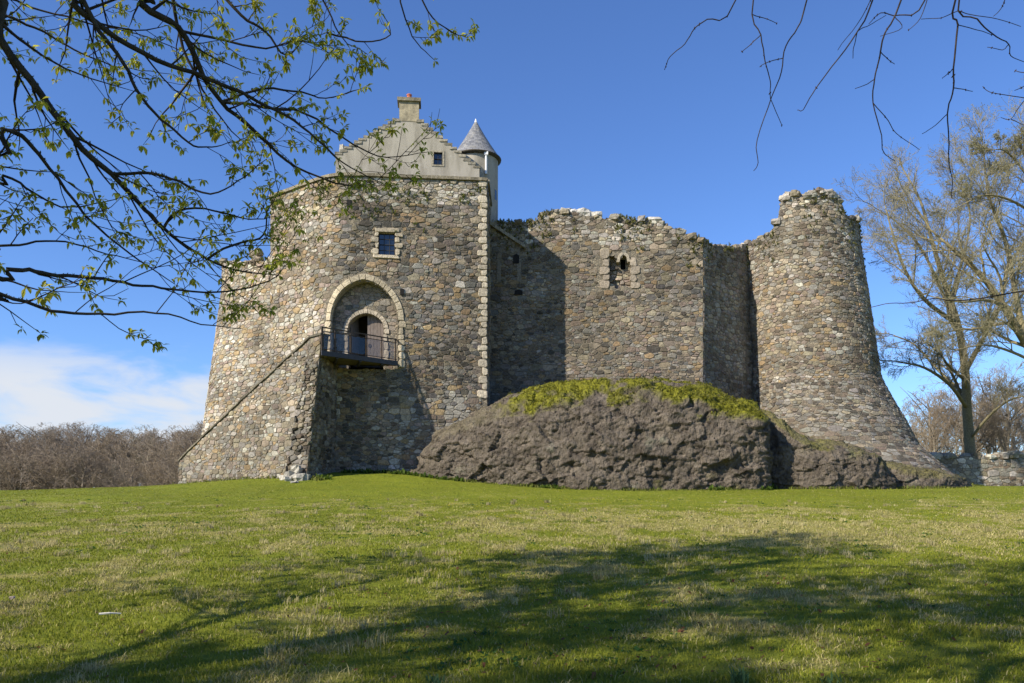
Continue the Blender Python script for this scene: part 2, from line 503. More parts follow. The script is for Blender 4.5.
def stone(mb, path, poly, prot, col, r, inset=0.72, jit=0.012, sink=0.03):
    poly = np.array(poly); c = poly.mean(0); n = len(poly)
    vs, fs = [], []
    for k, (sc, d) in enumerate(((1.0, -sink), (0.97, prot * 0.62), (inset, prot))):
        for q in poly:
            w = c + (q - c) * sc + (r.random(2) - 0.5) * jit
            vs.append(path.P(w[0], w[1], d + (r.random() - 0.5) * jit * (k > 0) * 1.5))
    vs.append(path.P(c[0], c[1], prot * 1.08))
    for k in range(2):
        for i in range(n):
            j = (i + 1) % n
            fs.append((k * n + i, k * n + j, (k + 1) * n + j, (k + 1) * n + i))
    for i in range(n): fs.append((2 * n + i, 2 * n + (i + 1) % n, 3 * n))
    mb.add(vs, fs, col)

def rounded(rect, gap, r):
    a, b, c, d = rect
    w, h = b - a, d - c
    g = min(gap, w * .2, h * .2)
    a += g; b -= g; c += g; d -= g; w, h = b - a, d - c
    j = lambda m: (r.random() - 0.5) * m
    k = 0.10 + 0.22 * r.random(4)
    e = [min(w, h) * q for q in k]
    pts = [(a + e[0], c), (b - e[1], c), (b, c + e[1]), (b, d - e[2]), (b - e[2], d), (a + e[3], d), (a, d - e[3]), (a, c + e[0])]
    sk = j(0.12) * w; sl = j(0.28) * h; wv = j(0.10) * h
    return [(x + j(.05) + sk * (y - c) / h, y + j(.045) + sl * ((x - a) / w - .5)) for x, y in pts]

def masonry(name, path, s0, s1, zb, ztop, parent, mat, colfn, seed, hole=None, rowh=(.12, .33), wid=(.15, .66), prot=(.012, .058), gap=.011, extra=None, warp=0.16):
    r = np.random.default_rng(seed); mb = MB()
    zt = ztop if callable(ztop) else (lambda s: ztop)
    zbf = zb if callable(zb) else (lambda s: zb)
    zmax = max(zt(s) for s in np.linspace(s0, s1, 60)); z = min(zbf(s) for s in np.linspace(s0, s1, 30)) - 0.2
    sd = seed * 3.17
    rects = []
    while z < zmax + .3:
        h = rowh[0] + (rowh[1] - rowh[0]) * r.random() ** 1.2 * (.75 + .5 * r.random())
        if r.random() < .16: h = .07 + .05 * r.random()           # thin levelling course
        s = s0 - 0.25 * r.random()
        while s < s1:
            w = wid[0] + (wid[1] - wid[0]) * r.random() ** 1.5
            if r.random() < .03: w *= 1.5
            if h > .22 and r.random() < .38:
                f = .35 + .3 * r.random(); rects.append((s, s + w, z, z + h * f))
                if w > .42 and r.random() < .6:
                    g = .35 + .3 * r.random()
                    rects += [(s, s + w * g, z + h * f, z + h), (s + w * g, s + w, z + h * f, z + h)]
                else: rects.append((s, s + w, z + h * f, z + h))
            else: rects.append((s, s + w, z, z + h))
            s += w
        z += h
    rects = [q for q in rects if q[1] > s0 + .06 and q[0] < s1 - .06]
    A = np.array(rects)
    cs = np.stack([(A[:, 0] + A[:, 1]) / 2, (A[:, 2] + A[:, 3]) / 2], 1); ws = A[:, 1] - A[:, 0]; hs = A[:, 3] - A[:, 2]
    cs[:, 0] += r.normal(size=len(A)) * .10 * ws; cs[:, 1] += r.normal(size=len(A)) * .13 * hs
    cs[:, 1] += warp * fbm(cs[:, 0] / 2.6 + sd, cs[:, 1] / 2.0, sd, 2) * 1.2
    AN = 1.75                                          # stones lie flat: distances along the wall count less
    Q = np.stack([cs[:, 0] / AN, cs[:, 1]], 1); wt = (np.minimum(ws / AN, hs * 1.3) * .5) ** 2 * 1.1
    cell = .55; grid = {}
    for i, q in enumerate(Q): grid.setdefault((int(math.floor(q[0] / cell)), int(math.floor(q[1] / cell))), []).append(i)
    for i in range(len(Q)):
        if r.random() < .012: continue
        x, z_ = Q[i]; S_, Z_ = cs[i]
        if Z_ > zt(S_) - .04 or Z_ < zbf(S_) - .25: continue
        if hole is not None and hole(S_, Z_): continue
        gi, gj = int(math.floor(x / cell)), int(math.floor(z_ / cell))
        nb = [k for a in (-1, 0, 1) for b in (-1, 0, 1) for k in grid.get((gi + a, gj + b), ()) if k != i]
        dd = [(Q[k][0] - x, Q[k][1] - z_, k) for k in nb]
        dd = sorted(((dx * dx + dz * dz, dx, dz, k) for dx, dz, k in dd))[:15]
        poly = [(-.55, -.42), (.55, -.42), (.55, .42), (-.55, .42)]
        gp_ = gap * (.5 + 1.0 * r.random())
        for d2, dx, dz, k in dd:
            if d2 < 1e-8: continue
            d = math.sqrt(d2); m_ = (d2 + wt[i] - wt[k]) / (2 * d) - gp_; ux, uz = dx / d, dz / d
            new = []; n_ = len(poly)
            for e in range(n_):
                p, q = poly[e], poly[(e + 1) % n_]; fp_, fq = p[0] * ux + p[1] * uz - m_, q[0] * ux + q[1] * uz - m_
                if fp_ <= 0: new.append(p)
                if fp_ * fq < 0: t_ = fp_ / (fp_ - fq); new.append((p[0] + (q[0] - p[0]) * t_, p[1] + (q[1] - p[1]) * t_))
            poly = new
            if len(poly) < 3: break
        if len(poly) < 3: continue
        poly = [((x + p[0]) * AN, z_ + p[1]) for p in poly]
        poly = [(min(max(a, s0 + .004), s1 - .004), b) for a, b in poly]
        ar = abs(sum(poly[e][0] * poly[(e + 1) % len(poly)][1] - poly[(e + 1) % len(poly)][0] * poly[e][1] for e in range(len(poly)))) / 2
        if ar < .008: continue
        rd = []                                        # knock the corners off
        for e in range(len(poly)):
            p, q = poly[e], poly[(e + 1) % len(poly)]; L_ = math.hypot(q[0] - p[0], q[1] - p[1])
            if L_ < .05: rd.append(((p[0] + q[0]) / 2, (p[1] + q[1]) / 2)); continue
            c_ = .05 + .10 * r.random(); rd += [(p[0] + (q[0] - p[0]) * c_, p[1] + (q[1] - p[1]) * c_), (q[0] + (p[0] - q[0]) * c_, q[1] + (p[1] - q[1]) * c_)]
        poly = rd
        if len(poly) < 3: continue
        if hole is not None and sum(hole(a, b) for a, b in poly) > 1: continue
        pr = prot[0] + (prot[1] - prot[0]) * r.random() ** 1.6
        tone = 1 + .32 * float(vnoise(S_ / 1.9 + sd, Z_ / 1.6, 3)) + .16 * float(vnoise(S_ / .7, Z_ / .7 + sd, 8))
        stone(mb, path, poly, pr, colfn(S_, Z_, r) * max(.45, tone), r, 0.7 + .2 * r.random())
    if extra: extra(mb, r)
    return mb.build(name, mat, parent)

def wall_core(name, path, s0, s1, zb, ztop, thick, parent, mat, hole=None, step=.16, jag=0.0, colour=(.3, .27, .21), ends=True):
    """solid wall behind the stones: face with openings, rough top, back and ends"""
    zt = ztop if callable(ztop) else (lambda s: ztop)
    zbf = zb if callable(zb) else (lambda s: zb)
    n = max(2, int((s1 - s0) / step) + 1)
    ss = np.linspace(s0, s1, n)
    H = max(zt(s) - zbf(s) for s in ss); mz = max(2, int(H / step) + 1)
    mb = MB(); vs = []; r = np.random.default_rng(11)
    for s in ss:
        a, b = zbf(s), zt(s) + (r.random() - .5) * jag
        for t in np.linspace(0, 1, mz): vs.append(path.P(s, a + (b - a) * t, 0))
    fs = []
    for i in range(n - 1):
        for k in range(mz - 1):
            if hole is not None:
                sc = (ss[i] + ss[i + 1]) / 2; a, b = zbf(sc), zt(sc)
                if hole(sc, a + (b - a) * (k + .5) / (mz - 1)): continue
            fs.append((i * mz + k, (i + 1) * mz + k, (i + 1) * mz + k + 1, i * mz + k + 1))
    base = len(vs)
    if thick:
        for s in ss:
            a, b = zbf(s), zt(s) + (r.random() - .5) * jag
            for t in np.linspace(0, 1, 13): vs.append(path.P(s, a + (b - a) * t, -thick))
        for i in range(n - 1):
            p, q = base + 13 * i, base + 13 * i + 13
            for k in range(12): fs.append((p + k, p + k + 1, q + k + 1, q + k))
            fs.append((i * mz + mz - 1, (i + 1) * mz + mz - 1, q + 12, p + 12))
        if ends:
            for i in (0, n - 1):
                fs.append(tuple([i * mz + k for k in range(mz)] + [base + 13 * i + k for k in range(12, -1, -1)]))
    mb.add(vs, fs, colour)
    return mb.build(name, mat, parent)

def lump(mb, c, rx, ry, rz, r, col, T=(1, 0), n=9, rough=.22):
    """one rough boulder or block"""
    T = np.array([T[0], T[1], 0.0]); T /= np.linalg.norm(T); Nn = np.array([-T[1], T[0], 0])
    vs = []; ph = r.random(3) * 50
    for i in range(5):
        la = -math.pi / 2 + math.pi * i / 4
        for j in range(n):
            lo = 2 * math.pi * j / n
            d = np.array([math.cos(la) * math.cos(lo), math.cos(la) * math.sin(lo), math.sin(la)])
            d = np.sign(d) * np.abs(d) ** .62
            k = 1 + rough * 2 * (r.random() - .5) if 0 < i < 4 else 1
            d = d * k
            vs.append(np.array(c) + T * d[0] * rx + Nn * d[1] * ry + np.array([0, 0, 1]) * d[2] * rz)
    fs = [(i * n + j, i * n + (j + 1) % n, (i + 1) * n + (j + 1) % n, (i + 1) * n + j) for i in range(4) for j in range(n)]
    mb.add(vs, fs, col)

def tufts(mb, pts, r, size=.16, n=10, cols=((.07, .11, .02), (.16, .17, .04))):
    """little wall plants: cushions of small upright leaves"""
    for p in pts:
        sz = size * (.5 + r.random())
        for k in range(n):
            a = r.random() * 6.283; e = .2 + 1.3 * r.random(); L = sz * (.5 + .8 * r.random())
            d = np.array([math.cos(a) * math.cos(e), math.sin(a) * math.cos(e), math.sin(e)])
            sd = np.array([-math.sin(a), math.cos(a), 0]) * L * .22
            b = np.array(p) + (r.random(3) - .5) * sz * .7
            c = np.array(cols[0]) + (np.array(cols[1]) - np.array(cols[0])) * r.random()
            mb.add([b - sd * .5, b + sd * .5, b + d * L * .6 + sd, b + d * L, b + d * L * .6 - sd], [(0, 1, 2, 3, 4)], c)

def arch_pts(w, spring, rise, n=26, pointed=0.16):
    """half width w, from the left springing over the apex to the right one (x, z)"""
    out = []
    k = pointed * w                                   # centres moved across the axis
    rad = w + k; ap = math.sqrt(rad * rad - k * k)
    a0 = math.acos(k / rad)
    for i in range(n + 1):
        t = a0 * i / n; out.append((k - rad * math.cos(t), rad * math.sin(t) * rise / ap))
    out = out + [(-x, z) for x, z in out[::-1][1:]]
    return [(x, spring + z) for x, z in out]
def in_arch(x, z, w, zb, spring, rise, pointed=.16):
    if abs(x) > w or z < zb: return False
    if z <= spring: return True
    k = pointed * w; rad = w + k; ap = math.sqrt(rad * rad - k * k)
    zz = (z - spring) * ap / rise
    return (abs(x) + k) ** 2 + zz * zz <= rad * rad

# ------------------------------------------------------------------ gatehouse
gate = thing('gatehouse', 'tall gatehouse of mixed rubble with rounded left corner and rendered stepped gable on top', 'gatehouse', (-8.5, 47, 2.5))
GT = 19.55
gp = Path([(-14.75, 48.65), (-14.35, 48.35), (-13.4, 47.65), (-12.1, 46.65), (-11.1, 45.92), (-10.3, 45.45), (-9.5, 45.28), (-8.5, 45.3), (-7.0, 45.45), (-4.5, 45.7), (-1.44, 46.0)], smooth=True)
sd_ = gp.find(364); zplat = 8.97
AW, ASP, AR = 1.93, zat(320, 45.3), 2.3             # big arch: half width, springing, rise
s_win, z_win = gp.sz(386.8, 244); WW, WH = .46, .64
def ghole(s, z):
    if in_arch(s - sd_, z, AW + .02, zplat - .35, ASP, AR): return True
    return abs(s - s_win) < WW + .04 and abs(z - z_win) < WH + .04
def ghole_st(s, z):
    if in_arch(s - sd_, z, AW + .30, zplat - .3, ASP, AR + .30): return True
    return abs(s - s_win) < WW + .2 and -WH - .22 < z - z_win < WH + .24
gl = gp.L
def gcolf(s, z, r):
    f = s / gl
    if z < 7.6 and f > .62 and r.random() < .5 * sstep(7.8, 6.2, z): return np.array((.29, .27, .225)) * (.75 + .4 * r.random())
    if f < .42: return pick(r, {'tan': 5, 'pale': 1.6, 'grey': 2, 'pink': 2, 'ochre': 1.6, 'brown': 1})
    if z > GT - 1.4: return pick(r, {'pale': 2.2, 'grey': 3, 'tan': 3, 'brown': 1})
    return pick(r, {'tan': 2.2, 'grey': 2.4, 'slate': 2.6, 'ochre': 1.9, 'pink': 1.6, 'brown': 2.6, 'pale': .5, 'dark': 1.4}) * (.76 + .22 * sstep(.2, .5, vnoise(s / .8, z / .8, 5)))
def quoins(mb, r):
    z = 7.0; k = 0
    while z < GT - .1:
        h = .3 + .22 * r.random(); w = (.50, .28)[k % 2] + .08 * r.random()
        stone(mb, gp, rounded((gl - w, gl + .03, z, min(z + h, GT)), .012, r), .07, np.array((.50, .43, .32)) * (.75 + .4 * r.random()), r, .86, .01)
        z += h; k += 1
wall_core('wall', gp, 0, gl, 1.0, GT, 0, gate, M_mortar, ghole)
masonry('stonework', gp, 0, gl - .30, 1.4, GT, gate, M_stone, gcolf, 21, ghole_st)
qb = MB(); quoins(qb, np.random.default_rng(5)); qb.build('quoin_stones', M_dress, gate)
# returns of the building to the back, and the flat roof
gR = Path([(-1.44, 46.0), (-1.25, 57)]); gL = Path([(-14.9, 57), (-14.75, 48.65)])
def sidecol(s, z, r): return pick(r, {'tan': 2.5, 'grey': 3, 'slate': 1.4, 'ochre': 1.2, 'pink': 1, 'brown': 2})
wall_core('side_wall', gR, 0, gR.L, 1.0, GT, 0, gate, M_mortar, None, .5)
masonry('side_stonework', gR, .02, gR.L, 5, GT, gate, M_stone, sidecol, 22)
wall_core('side_wall', gL, 0, gL.L, 1.0, GT, 0, gate, M_mortar, None, .5)
masonry('side_stonework', gL, 0, gL.L, 10, GT, gate, M_stone, sidecol, 23)
loop = [tuple(gp.P(s, GT, -.02)) for s in np.linspace(0, gl, 40)] + [(-1.27, 57, GT), (-14.88, 57, GT)]
mb = MB(); k = len(loop)
bot = [(x, y, 1.0) for x, y, z in loop]
mb.add(loop, [tuple(range(k))]); mb.add([(-1.25, 57, 1), (-14.9, 57, 1), (-14.9, 57, GT), (-1.25, 57, GT)], [(0, 1, 2, 3)])
mb.build('roof_deck', plain_mat('lead grey roof', (.12, .12, .12), (.18, .18, .18), 2), gate)
# thin overhanging coping
mb = MB(); r = np.random.default_rng(2)
ss = np.linspace(0, gl, 46)
for i in range(45):
    a, b = ss[i] + .004, ss[i + 1] - .004; dz = .012 * r.random(); c = np.array((.25, .215, .15)) * (.75 + .5 * r.random())
    vs = [gp.P(q, z, o) for z in (GT - .0 + dz, GT + .17 + dz) for q, o in ((a, .14), (b, .14), (b, -.45), (a, -.45))]
    mb.add(vs, [(0, 3, 2, 1), (4, 5, 6, 7), (0, 1, 5, 4), (1, 2, 6, 5), (2, 3, 7, 6), (3, 0, 4, 7)], c)
for i in range(18):
    y0 = 46.15 + i * .6
    box(mb, (-1.44 + (y0 - 46) * .0173 - .12, y0 + .3, GT + .085), .5, .59, .17, col=np.array((.25, .215, .15)) * (.75 + .5 * r.random()))
mb.build('coping', M_stone_old, gate)
# plants on the top courses and black blocks painting the shade of put-log holes
mb = MB(); r = np.random.default_rng(8)
pts = []
for i in range(700):
    s = r.random() * gl; z = GT - abs(r.normal()) * 1.1 - .1
    if fbm(s / 1.2, z / .8, 3, 2) > .12: pts.append(gp.P(s, z, .05))
tufts(mb, pts, r, .13, 7); mb.build('wall_plants', M_leaf, gate)['kind'] = 'stuff'
M_black = plain_mat('painted hole shade', (.012, .011, .01), (.02, .018, .016), 5)  # black colour stands in for the shade inside openings
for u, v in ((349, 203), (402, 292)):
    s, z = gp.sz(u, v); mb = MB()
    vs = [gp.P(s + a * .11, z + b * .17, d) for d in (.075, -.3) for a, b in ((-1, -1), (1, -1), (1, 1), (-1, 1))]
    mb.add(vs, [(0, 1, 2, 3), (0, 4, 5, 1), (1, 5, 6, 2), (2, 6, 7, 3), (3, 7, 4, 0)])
    mb.build('putlog_shade', M_black, gate)

# --- the big arch: ring, recess, infill, inner arch and doors
T2 = gp.P(sd_ + AW, 0) - gp.P(sd_ - AW, 0); T2 = T2[:2] / np.linalg.norm(T2[:2])
Ng = np.array([T2[1], -T2[0]])
Cg = gp.P(sd_, 0)[:2]
dmin = min((gp.P(sd_ + d, 0)[:2] - Cg) @ Ng for d in (-AW, 0, AW))
class Flat(Path):
    pass
def flat_path(depth, half=4):
    c = Cg + Ng * (dmin - depth)
    return Path([c - T2 * half, c + T2 * half])      # station = x + half
DREC = .5
fp = flat_path(DREC); fh = 4.0
IW, ISP, IR = 1.02, zat(328, 45.9), .86
mb = MB()
out = [(-AW, zplat - .35)] + arch_pts(AW, ASP, AR) + [(AW, zplat - .35)]
vs = []
for x, z in out: vs += [gp.P(sd_ + x, z, .03), fp.P(fh + x, z, -.02)]
mb.add(vs, [(2 * i, 2 * i + 1, 2 * i + 3, 2 * i + 2) for i in range(len(out) - 1)], (.33, .29, .22))
mb.build('arch_reveal', M_dress, gate)
def ring(name, path, x0, w, spring, rise, rw, zb, seed, pr, par, m_=M_dress, base=(.50, .42, .29)):
    r = np.random.default_rng(seed); mb = MB()
    inn = arch_pts(w, spring, rise, 40); o = arch_pts(w + rw, spring, rise + rw, 40)
    i = 0; n = len(inn)
    while i < n - 1:
        j = min(n - 1, i + int(r.integers(4, 7)))
        if n - 1 - j < 3: j = n - 1
        f = .012
        P_ = [inn[i], inn[(i + j) // 2], inn[j], o[j], o[(i + j) // 2], o[i]]
        c = np.mean(P_, 0); ex = r.random() * .07
        P_ = [tuple(c + (np.array(q) - c) * (.965 + (ex if k > 2 else 0)) + [x0, 0]) for k, q in enumerate(P_)]
        stone(mb, path, P_, pr, np.array(base) * (.75 + .45 * r.random()), r, .88, .012, .10)
        i = j
    for sgn in (-1, 1):
        z = spring
        while z > zb:
            h = .26 + .24 * r.random(); e = rw * (.8 + .6 * r.random()); z2 = max(z - h, zb)
            a, b = sorted((sgn * w, sgn * (w + e)))
            stone(mb, path, rounded((x0 + a, x0 + b, z2, z), .01, r), pr, np.array(base) * (.7 + .5 * r.random()), r, .88, .01, .10)
            z = z2 if z2 > zb + .02 else zb - 1
    return mb.build(name, m_, par)
ring('arch_stones', gp, sd_, AW, ASP, AR, .34, zplat - .3, 31, .07, gate)
def ihole(s, z): return in_arch(s - fh, z, IW, zplat - .4, ISP, IR, .06)
def ihole_st(s, z):
    if in_arch(s - fh, z, IW + .22, zplat - .4, ISP, IR + .22, .06): return True
    return not in_arch(s - fh, z, AW - .03, zplat - .3, ASP, AR - .03)
def icore(s, z): return ihole(s, z) or not in_arch(s - fh, z, AW + .25, zplat - .6, ASP, AR + .25)
wall_core('arch_infill', fp, fh - AW - .2, fh + AW + .2, zplat - .3, ASP + AR + .2, 0, gate, M_mortar, icore, .08)
masonry('infill_stonework', fp, fh - AW, fh + AW, zplat - .2, ASP + AR, gate, M_stone, lambda s, z, r: pick(r, {'pink': 5, 'grey': 2, 'slate': 1, 'tan': 1}) * .95, 33, ihole_st, rowh=(.2, .48), wid=(.25, .8), prot=(.01, .04))
ring('door_arch_stones', fp, fh, IW, ISP, IR, .26, zplat - .05, 35, .06, gate, M_dress, (.47, .40, .30))
ip = flat_path(DREC + .45)
mb = MB(); out = [(-IW, zplat - .1)] + arch_pts(IW, ISP, IR, 20, .06) + [(IW, zplat - .1)]
vs = []
for x, z in out: vs += [fp.P(fh + x, z, .02), ip.P(fh + x, z, -.2)]
mb.add(vs, [(2 * i, 2 * i + 1, 2 * i + 3, 2 * i + 2) for i in range(len(out) - 1)], (.36, .31, .23))
mb.build('door_reveal', M_dress, gate)
# dark porch room behind the doors
mb = MB()
a, b = ip.P(fh - 1.6, 0, -.02), ip.P(fh + 1.6, 0, -.02); c, d = ip.P(fh + 1.6, 0, -2.4), ip.P(fh - 1.6, 0, -2.4)
vs = [np.array([q[0], q[1], z]) for z in (zplat - .1, ISP + IR + .4) for q in (a, b, c, d)]
mb.add(vs, [(0, 1, 2, 3), (4, 7, 6, 5), (1, 5, 6, 2), (2, 6, 7, 3), (3, 7, 4, 0)], (.2, .18, .15))
mb.build('porch', plain_mat('porch plaster', (.10, .09, .075), (.15, .13, .11), 3), gate)
m, nt, bs, _ = new_mat('grey oak boards')
co = objco(nt); n1 = tex(nt, 'noise', 5, 6, .6, co)
mp = N(nt, 'ShaderNodeMapping'); mp.inputs['Scale'].default_value = (14, 14, .7); nt.links.new(co, mp.inputs[0]); nt.links.new(mp.outputs[0], n1.inputs['Vector'])
nt.links.new(mix(nt, (.12, .095, .08), (.27, .225, .19), rmap(nt, n1.outputs[0], .3, .7)), bs.inputs['Base Color']); bump(nt, bs, n1.outputs[0], .02, .6)
M_oak = m
def door_leaf(x0, x1, ang, name):
    """boards under the arch between x0 and x1, hinged on its outer edge"""
    d = bpy.data.objects.new('door', None)
    mb = MB(); nb = 5
    hx = x1 if abs(x1) > abs(x0) else x0
    H = ip.P(fh + hx, 0, .08); t3 = np.array([T2[0], T2[1], 0]); n3 = np.array([Ng[0], Ng[1], 0])
    def W_(x, z, o):
        dx = x - hx; ca, sa = math.cos(ang), math.sin(ang)
        v = t3 * (dx * ca - o * sa * 0) + n3 * (-abs(dx) * sa) + (n3 * ca + t3 * sa * math.copysign(1, -hx)) * o
        return np.array([H[0], H[1], 0]) + v + np.array([0, 0, z])
    for i in range(nb):
        a = x0 + (x1 - x0) * i / nb + .006; b = x0 + (x1 - x0) * (i + 1) / nb - .006
        def top(x): return ISP + IR * math.sqrt(max(0, 1 - (x / (IW + .02)) ** 2)) - .01
        vs = [W_(x, z, o) for o in (.03, -.03) for x, z in ((a, zplat + .03), (b, zplat + .03), (b, top(b)), ((a + b) / 2, top((a + b) / 2)), (a, top(a)))]
        mb.add(vs, [(0, 1, 2, 3, 4), (9, 8, 7, 6, 5)] + [(k, 5 + k, 5 + (k + 1) % 5, (k + 1) % 5) for k in range(5)])
    o = mb.build('door', M_oak, gate)
    hb = MB(); k = W_(x0 if hx == x1 else x1, 0, 0); rr = W_((x0 if hx == x1 else x1) + .12 * math.copysign(1, hx), zplat + 1.15, .06)
    ang_ = np.linspace(0, 6.283, 13)
    tube(hb, [rr + t3 * .07 * math.cos(q) + np.array([0, 0, .09 * math.sin(q)]) for q in ang_], .014, 5)
    h = hb.build('door_handle', M_metal, o)
    return o
part(door_leaf(0.02, IW - .06, 0.0, 'door'), 'closed grey board door leaf')
part(door_leaf(-IW + .06, -.02, 1.25, 'door'), 'door leaf standing open inwards')

# --- window over the arch
M_glass, nt, bs, _ = new_mat('window glass')
bs.inputs['Base Color'].default_value = (.012, .016, .022, 1); bs.inputs['Roughness'].default_value = .06; bs.inputs['Specular IOR Level'].default_value = .9
M_dkwood = plain_mat('dark window paint', (.03, .03, .03), (.045, .045, .045), 6, .5, .001)
def window(path, s, z, w, h, parent, ncol, nrow, depth=.2, reveal=M_dress, surround=True, seed=1, off=0.0, fcol=None):
    wo = bpy.data.objects.new('window', None); COL.objects.link(wo); wo.parent = parent
    wo.location = Vector(path.P(s, z)) - parent.location
    mb = MB()
    cs = [(-w, -h), (w, -h), (w, h), (-w, h)]
    vs = [path.P(s + a, z + b, o) for o in (.03 + off, -depth - .05) for a, b in cs]
    mb.add(vs, [(k, (k + 1) % 4, 4 + (k + 1) % 4, 4 + k) for k in range(4)], (.42, .36, .27)); mb.build('reveal', reveal, wo)
    mb = MB(); mb.add([path.P(s + a, z + b, -depth) for a, b in cs], [(0, 1, 2, 3)]); mb.build('glass', M_glass, wo)
    mb = MB()
    def bar(a0, a1, b0, b1, o=.0):
        vs = [path.P(s + a, z + b, d) for d in (-depth + .05 + o, -depth - .01) for a, b in ((a0, b0), (a1, b0), (a1, b1), (a0, b1))]
        mb.add(vs, [(0, 1, 2, 3), (0, 4, 5, 1), (1, 5, 6, 2), (2, 6, 7, 3), (3, 7, 4, 0)])
    t = .045
    bar(-w + .004, -w + t, -h, h, .004); bar(w - t, w - .004, -h, h, .004); bar(-w + t, w - t, -h + .004, -h + t); bar(-w + t, w - t, h - t, h - .004)
    for i in range(1, ncol): x = -w + 2 * w * i / ncol; bar(x - .018, x + .018, -h + t, h - t, -.012)
    for i in range(1, nrow): y = -h + 2 * h * i / nrow; bar(-w + t, w - t, y - .018, y + .018, -.018 if i * 2 != nrow else .008)
    mb.build('frame', fcol or M_dkwood, wo)
    if surround:
        r = np.random.default_rng(seed); mb = MB()
        def blk(a, b, c, d, pr=.07): stone(mb, path, rounded((s + a, s + b, z + c, z + d), .01, r), pr, np.array((.50, .42, .30)) * (.75 + .4 * r.random()), r, .9, .01, .1)
        blk(-w - .25, w + .28, h, h + .27); blk(-w - .3, w + .32, -h - .2, -h, .1)
        y = -h; k = 0
        while y < h - .05:
            y2 = min(h, y + .3 + .15 * r.random())
            blk(-w - (.42, .2)[k % 2] - .05 * r.random(), -w, y, y2); blk(w, w + (.24, .46)[k % 2] + .05 * r.random(), y, y2); y = y2; k += 1
        mb.build('surround', M_dress, wo)
    return wo
window(gp, s_win, z_win, WW, WH, gate, 3, 4, seed=4)

# --- rendered gable with crow steps, chimney, roof behind
gt = np.array(gp.P(gl, 0)[:2] - gp.P(sd_, 0)[:2]); gt /= np.linalg.norm(gt)
GY0 = 47.0
def gxy(u):                                          # point on the gable plane in column u
    x = xat(u, GY0); p0 = np.array([xat(408, GY0), GY0])
    return p0 + gt * (x - p0[0]) / gt[0]
gpath = Path([gxy(330), gxy(490)])
def gs(u): return gpath.find(u)
def gz(v): return zat(v, GY0)
m, nt, bs, _ = new_mat('weathered lime render')
co = objco(nt)
mp = N(nt, 'ShaderNodeMapping'); mp.inputs['Scale'].default_value = (1.5, 1.5, .34); nt.links.new(co, mp.inputs[0])
na = tex(nt, 'noise', 1.3, 6, .65, mp.outputs[0]).outputs[0]; nb = tex(nt, 'noise', 1.2, 7, .7, co).outputs[0]; nc = tex(nt, 'noise', 24, 4, .7, co).outputs[0]
c = mix(nt, (.40, .365, .295), (.245, .22, .17), rmap(nt, na, .38, .74)); c = mix(nt, c, (.50, .47, .40), rmap(nt, nb, .55, .72, 0, .6)); c = mix(nt, c, (.13, .12, .10), rmap(nt, nc, .56, .74, 0, .5))
nt.links.new(c, bs.inputs['Base Color']); bump(nt, bs, nc, .02, .7); M_render = m
PL, PR = (335.5, 158.5), (479.5, 167.0); CL, CR = (398.0, 119.5), (418.5, 119.5)
NS = 13
left = [(PL[0] + (CL[0] - PL[0]) * i / NS, PL[1] + (CL[1] - PL[1]) * i / NS) for i in range(NS + 1)]
right = [(CR[0] + (PR[0] - CR[0]) * i / NS, CR[1] + (PR[1] - CR[1]) * i / NS) for i in range(NS + 1)]
outline = [(PL[0], 183)]
for i in range(NS): outline += [(left[i][0], left[i + 1][1] + 0.8), (left[i + 1][0], left[i + 1][1] + .8)]
for i in range(NS): outline += [(right[i][0], right[i][1] + .8), (right[i + 1][0], right[i][1] + .8)]
outline += [(PR[0], 183)]
sz_ = [(gs(u), gz(v)) for u, v in outline]
mb = MB(); n = len(sz_)
sgw, zgw = gs(438), gz(157.3); gw, gh_ = .25, .36
# front face as strips between steps with the window opening left out
xs = sorted(set([round(s, 4) for s, z in sz_] + [sgw - gw, sgw + gw]))
def topz(x):
    for i in range(len(sz_) - 1):
        if sz_[i][0] <= x <= sz_[i + 1][0] and sz_[i + 1][0] - sz_[i][0] > 1e-6: return sz_[i][1]
    return sz_[0][1]
zb0 = GT + .01
for a, b in zip(xs[:-1], xs[1:]):
    mid = (a + b) / 2; t = topz(mid)
    spans = [(zb0, t)] if not (sgw - gw < mid < sgw + gw) else [(zb0, zgw - gh_), (zgw + gh_, t)]
    for z0, z1 in spans:
        mb.add([gpath.P(a, z0), gpath.P(b, z0), gpath.P(b, z1), gpath.P(a, z1)], [(0, 1, 2, 3)])
        mb.add([gpath.P(a, z0, -.6), gpath.P(b, z0, -.6), gpath.P(b, z1, -.6), gpath.P(a, z1, -.6)], [(3, 2, 1, 0)])
for i in range(n - 1):
    a, b = sz_[i], sz_[i + 1]
    mb.add([gpath.P(*a), gpath.P(*b), gpath.P(b[0], b[1], -.6), gpath.P(a[0], a[1], -.6)], [(0, 1, 2, 3)])
mb.build('gable_wall', M_render, gate)
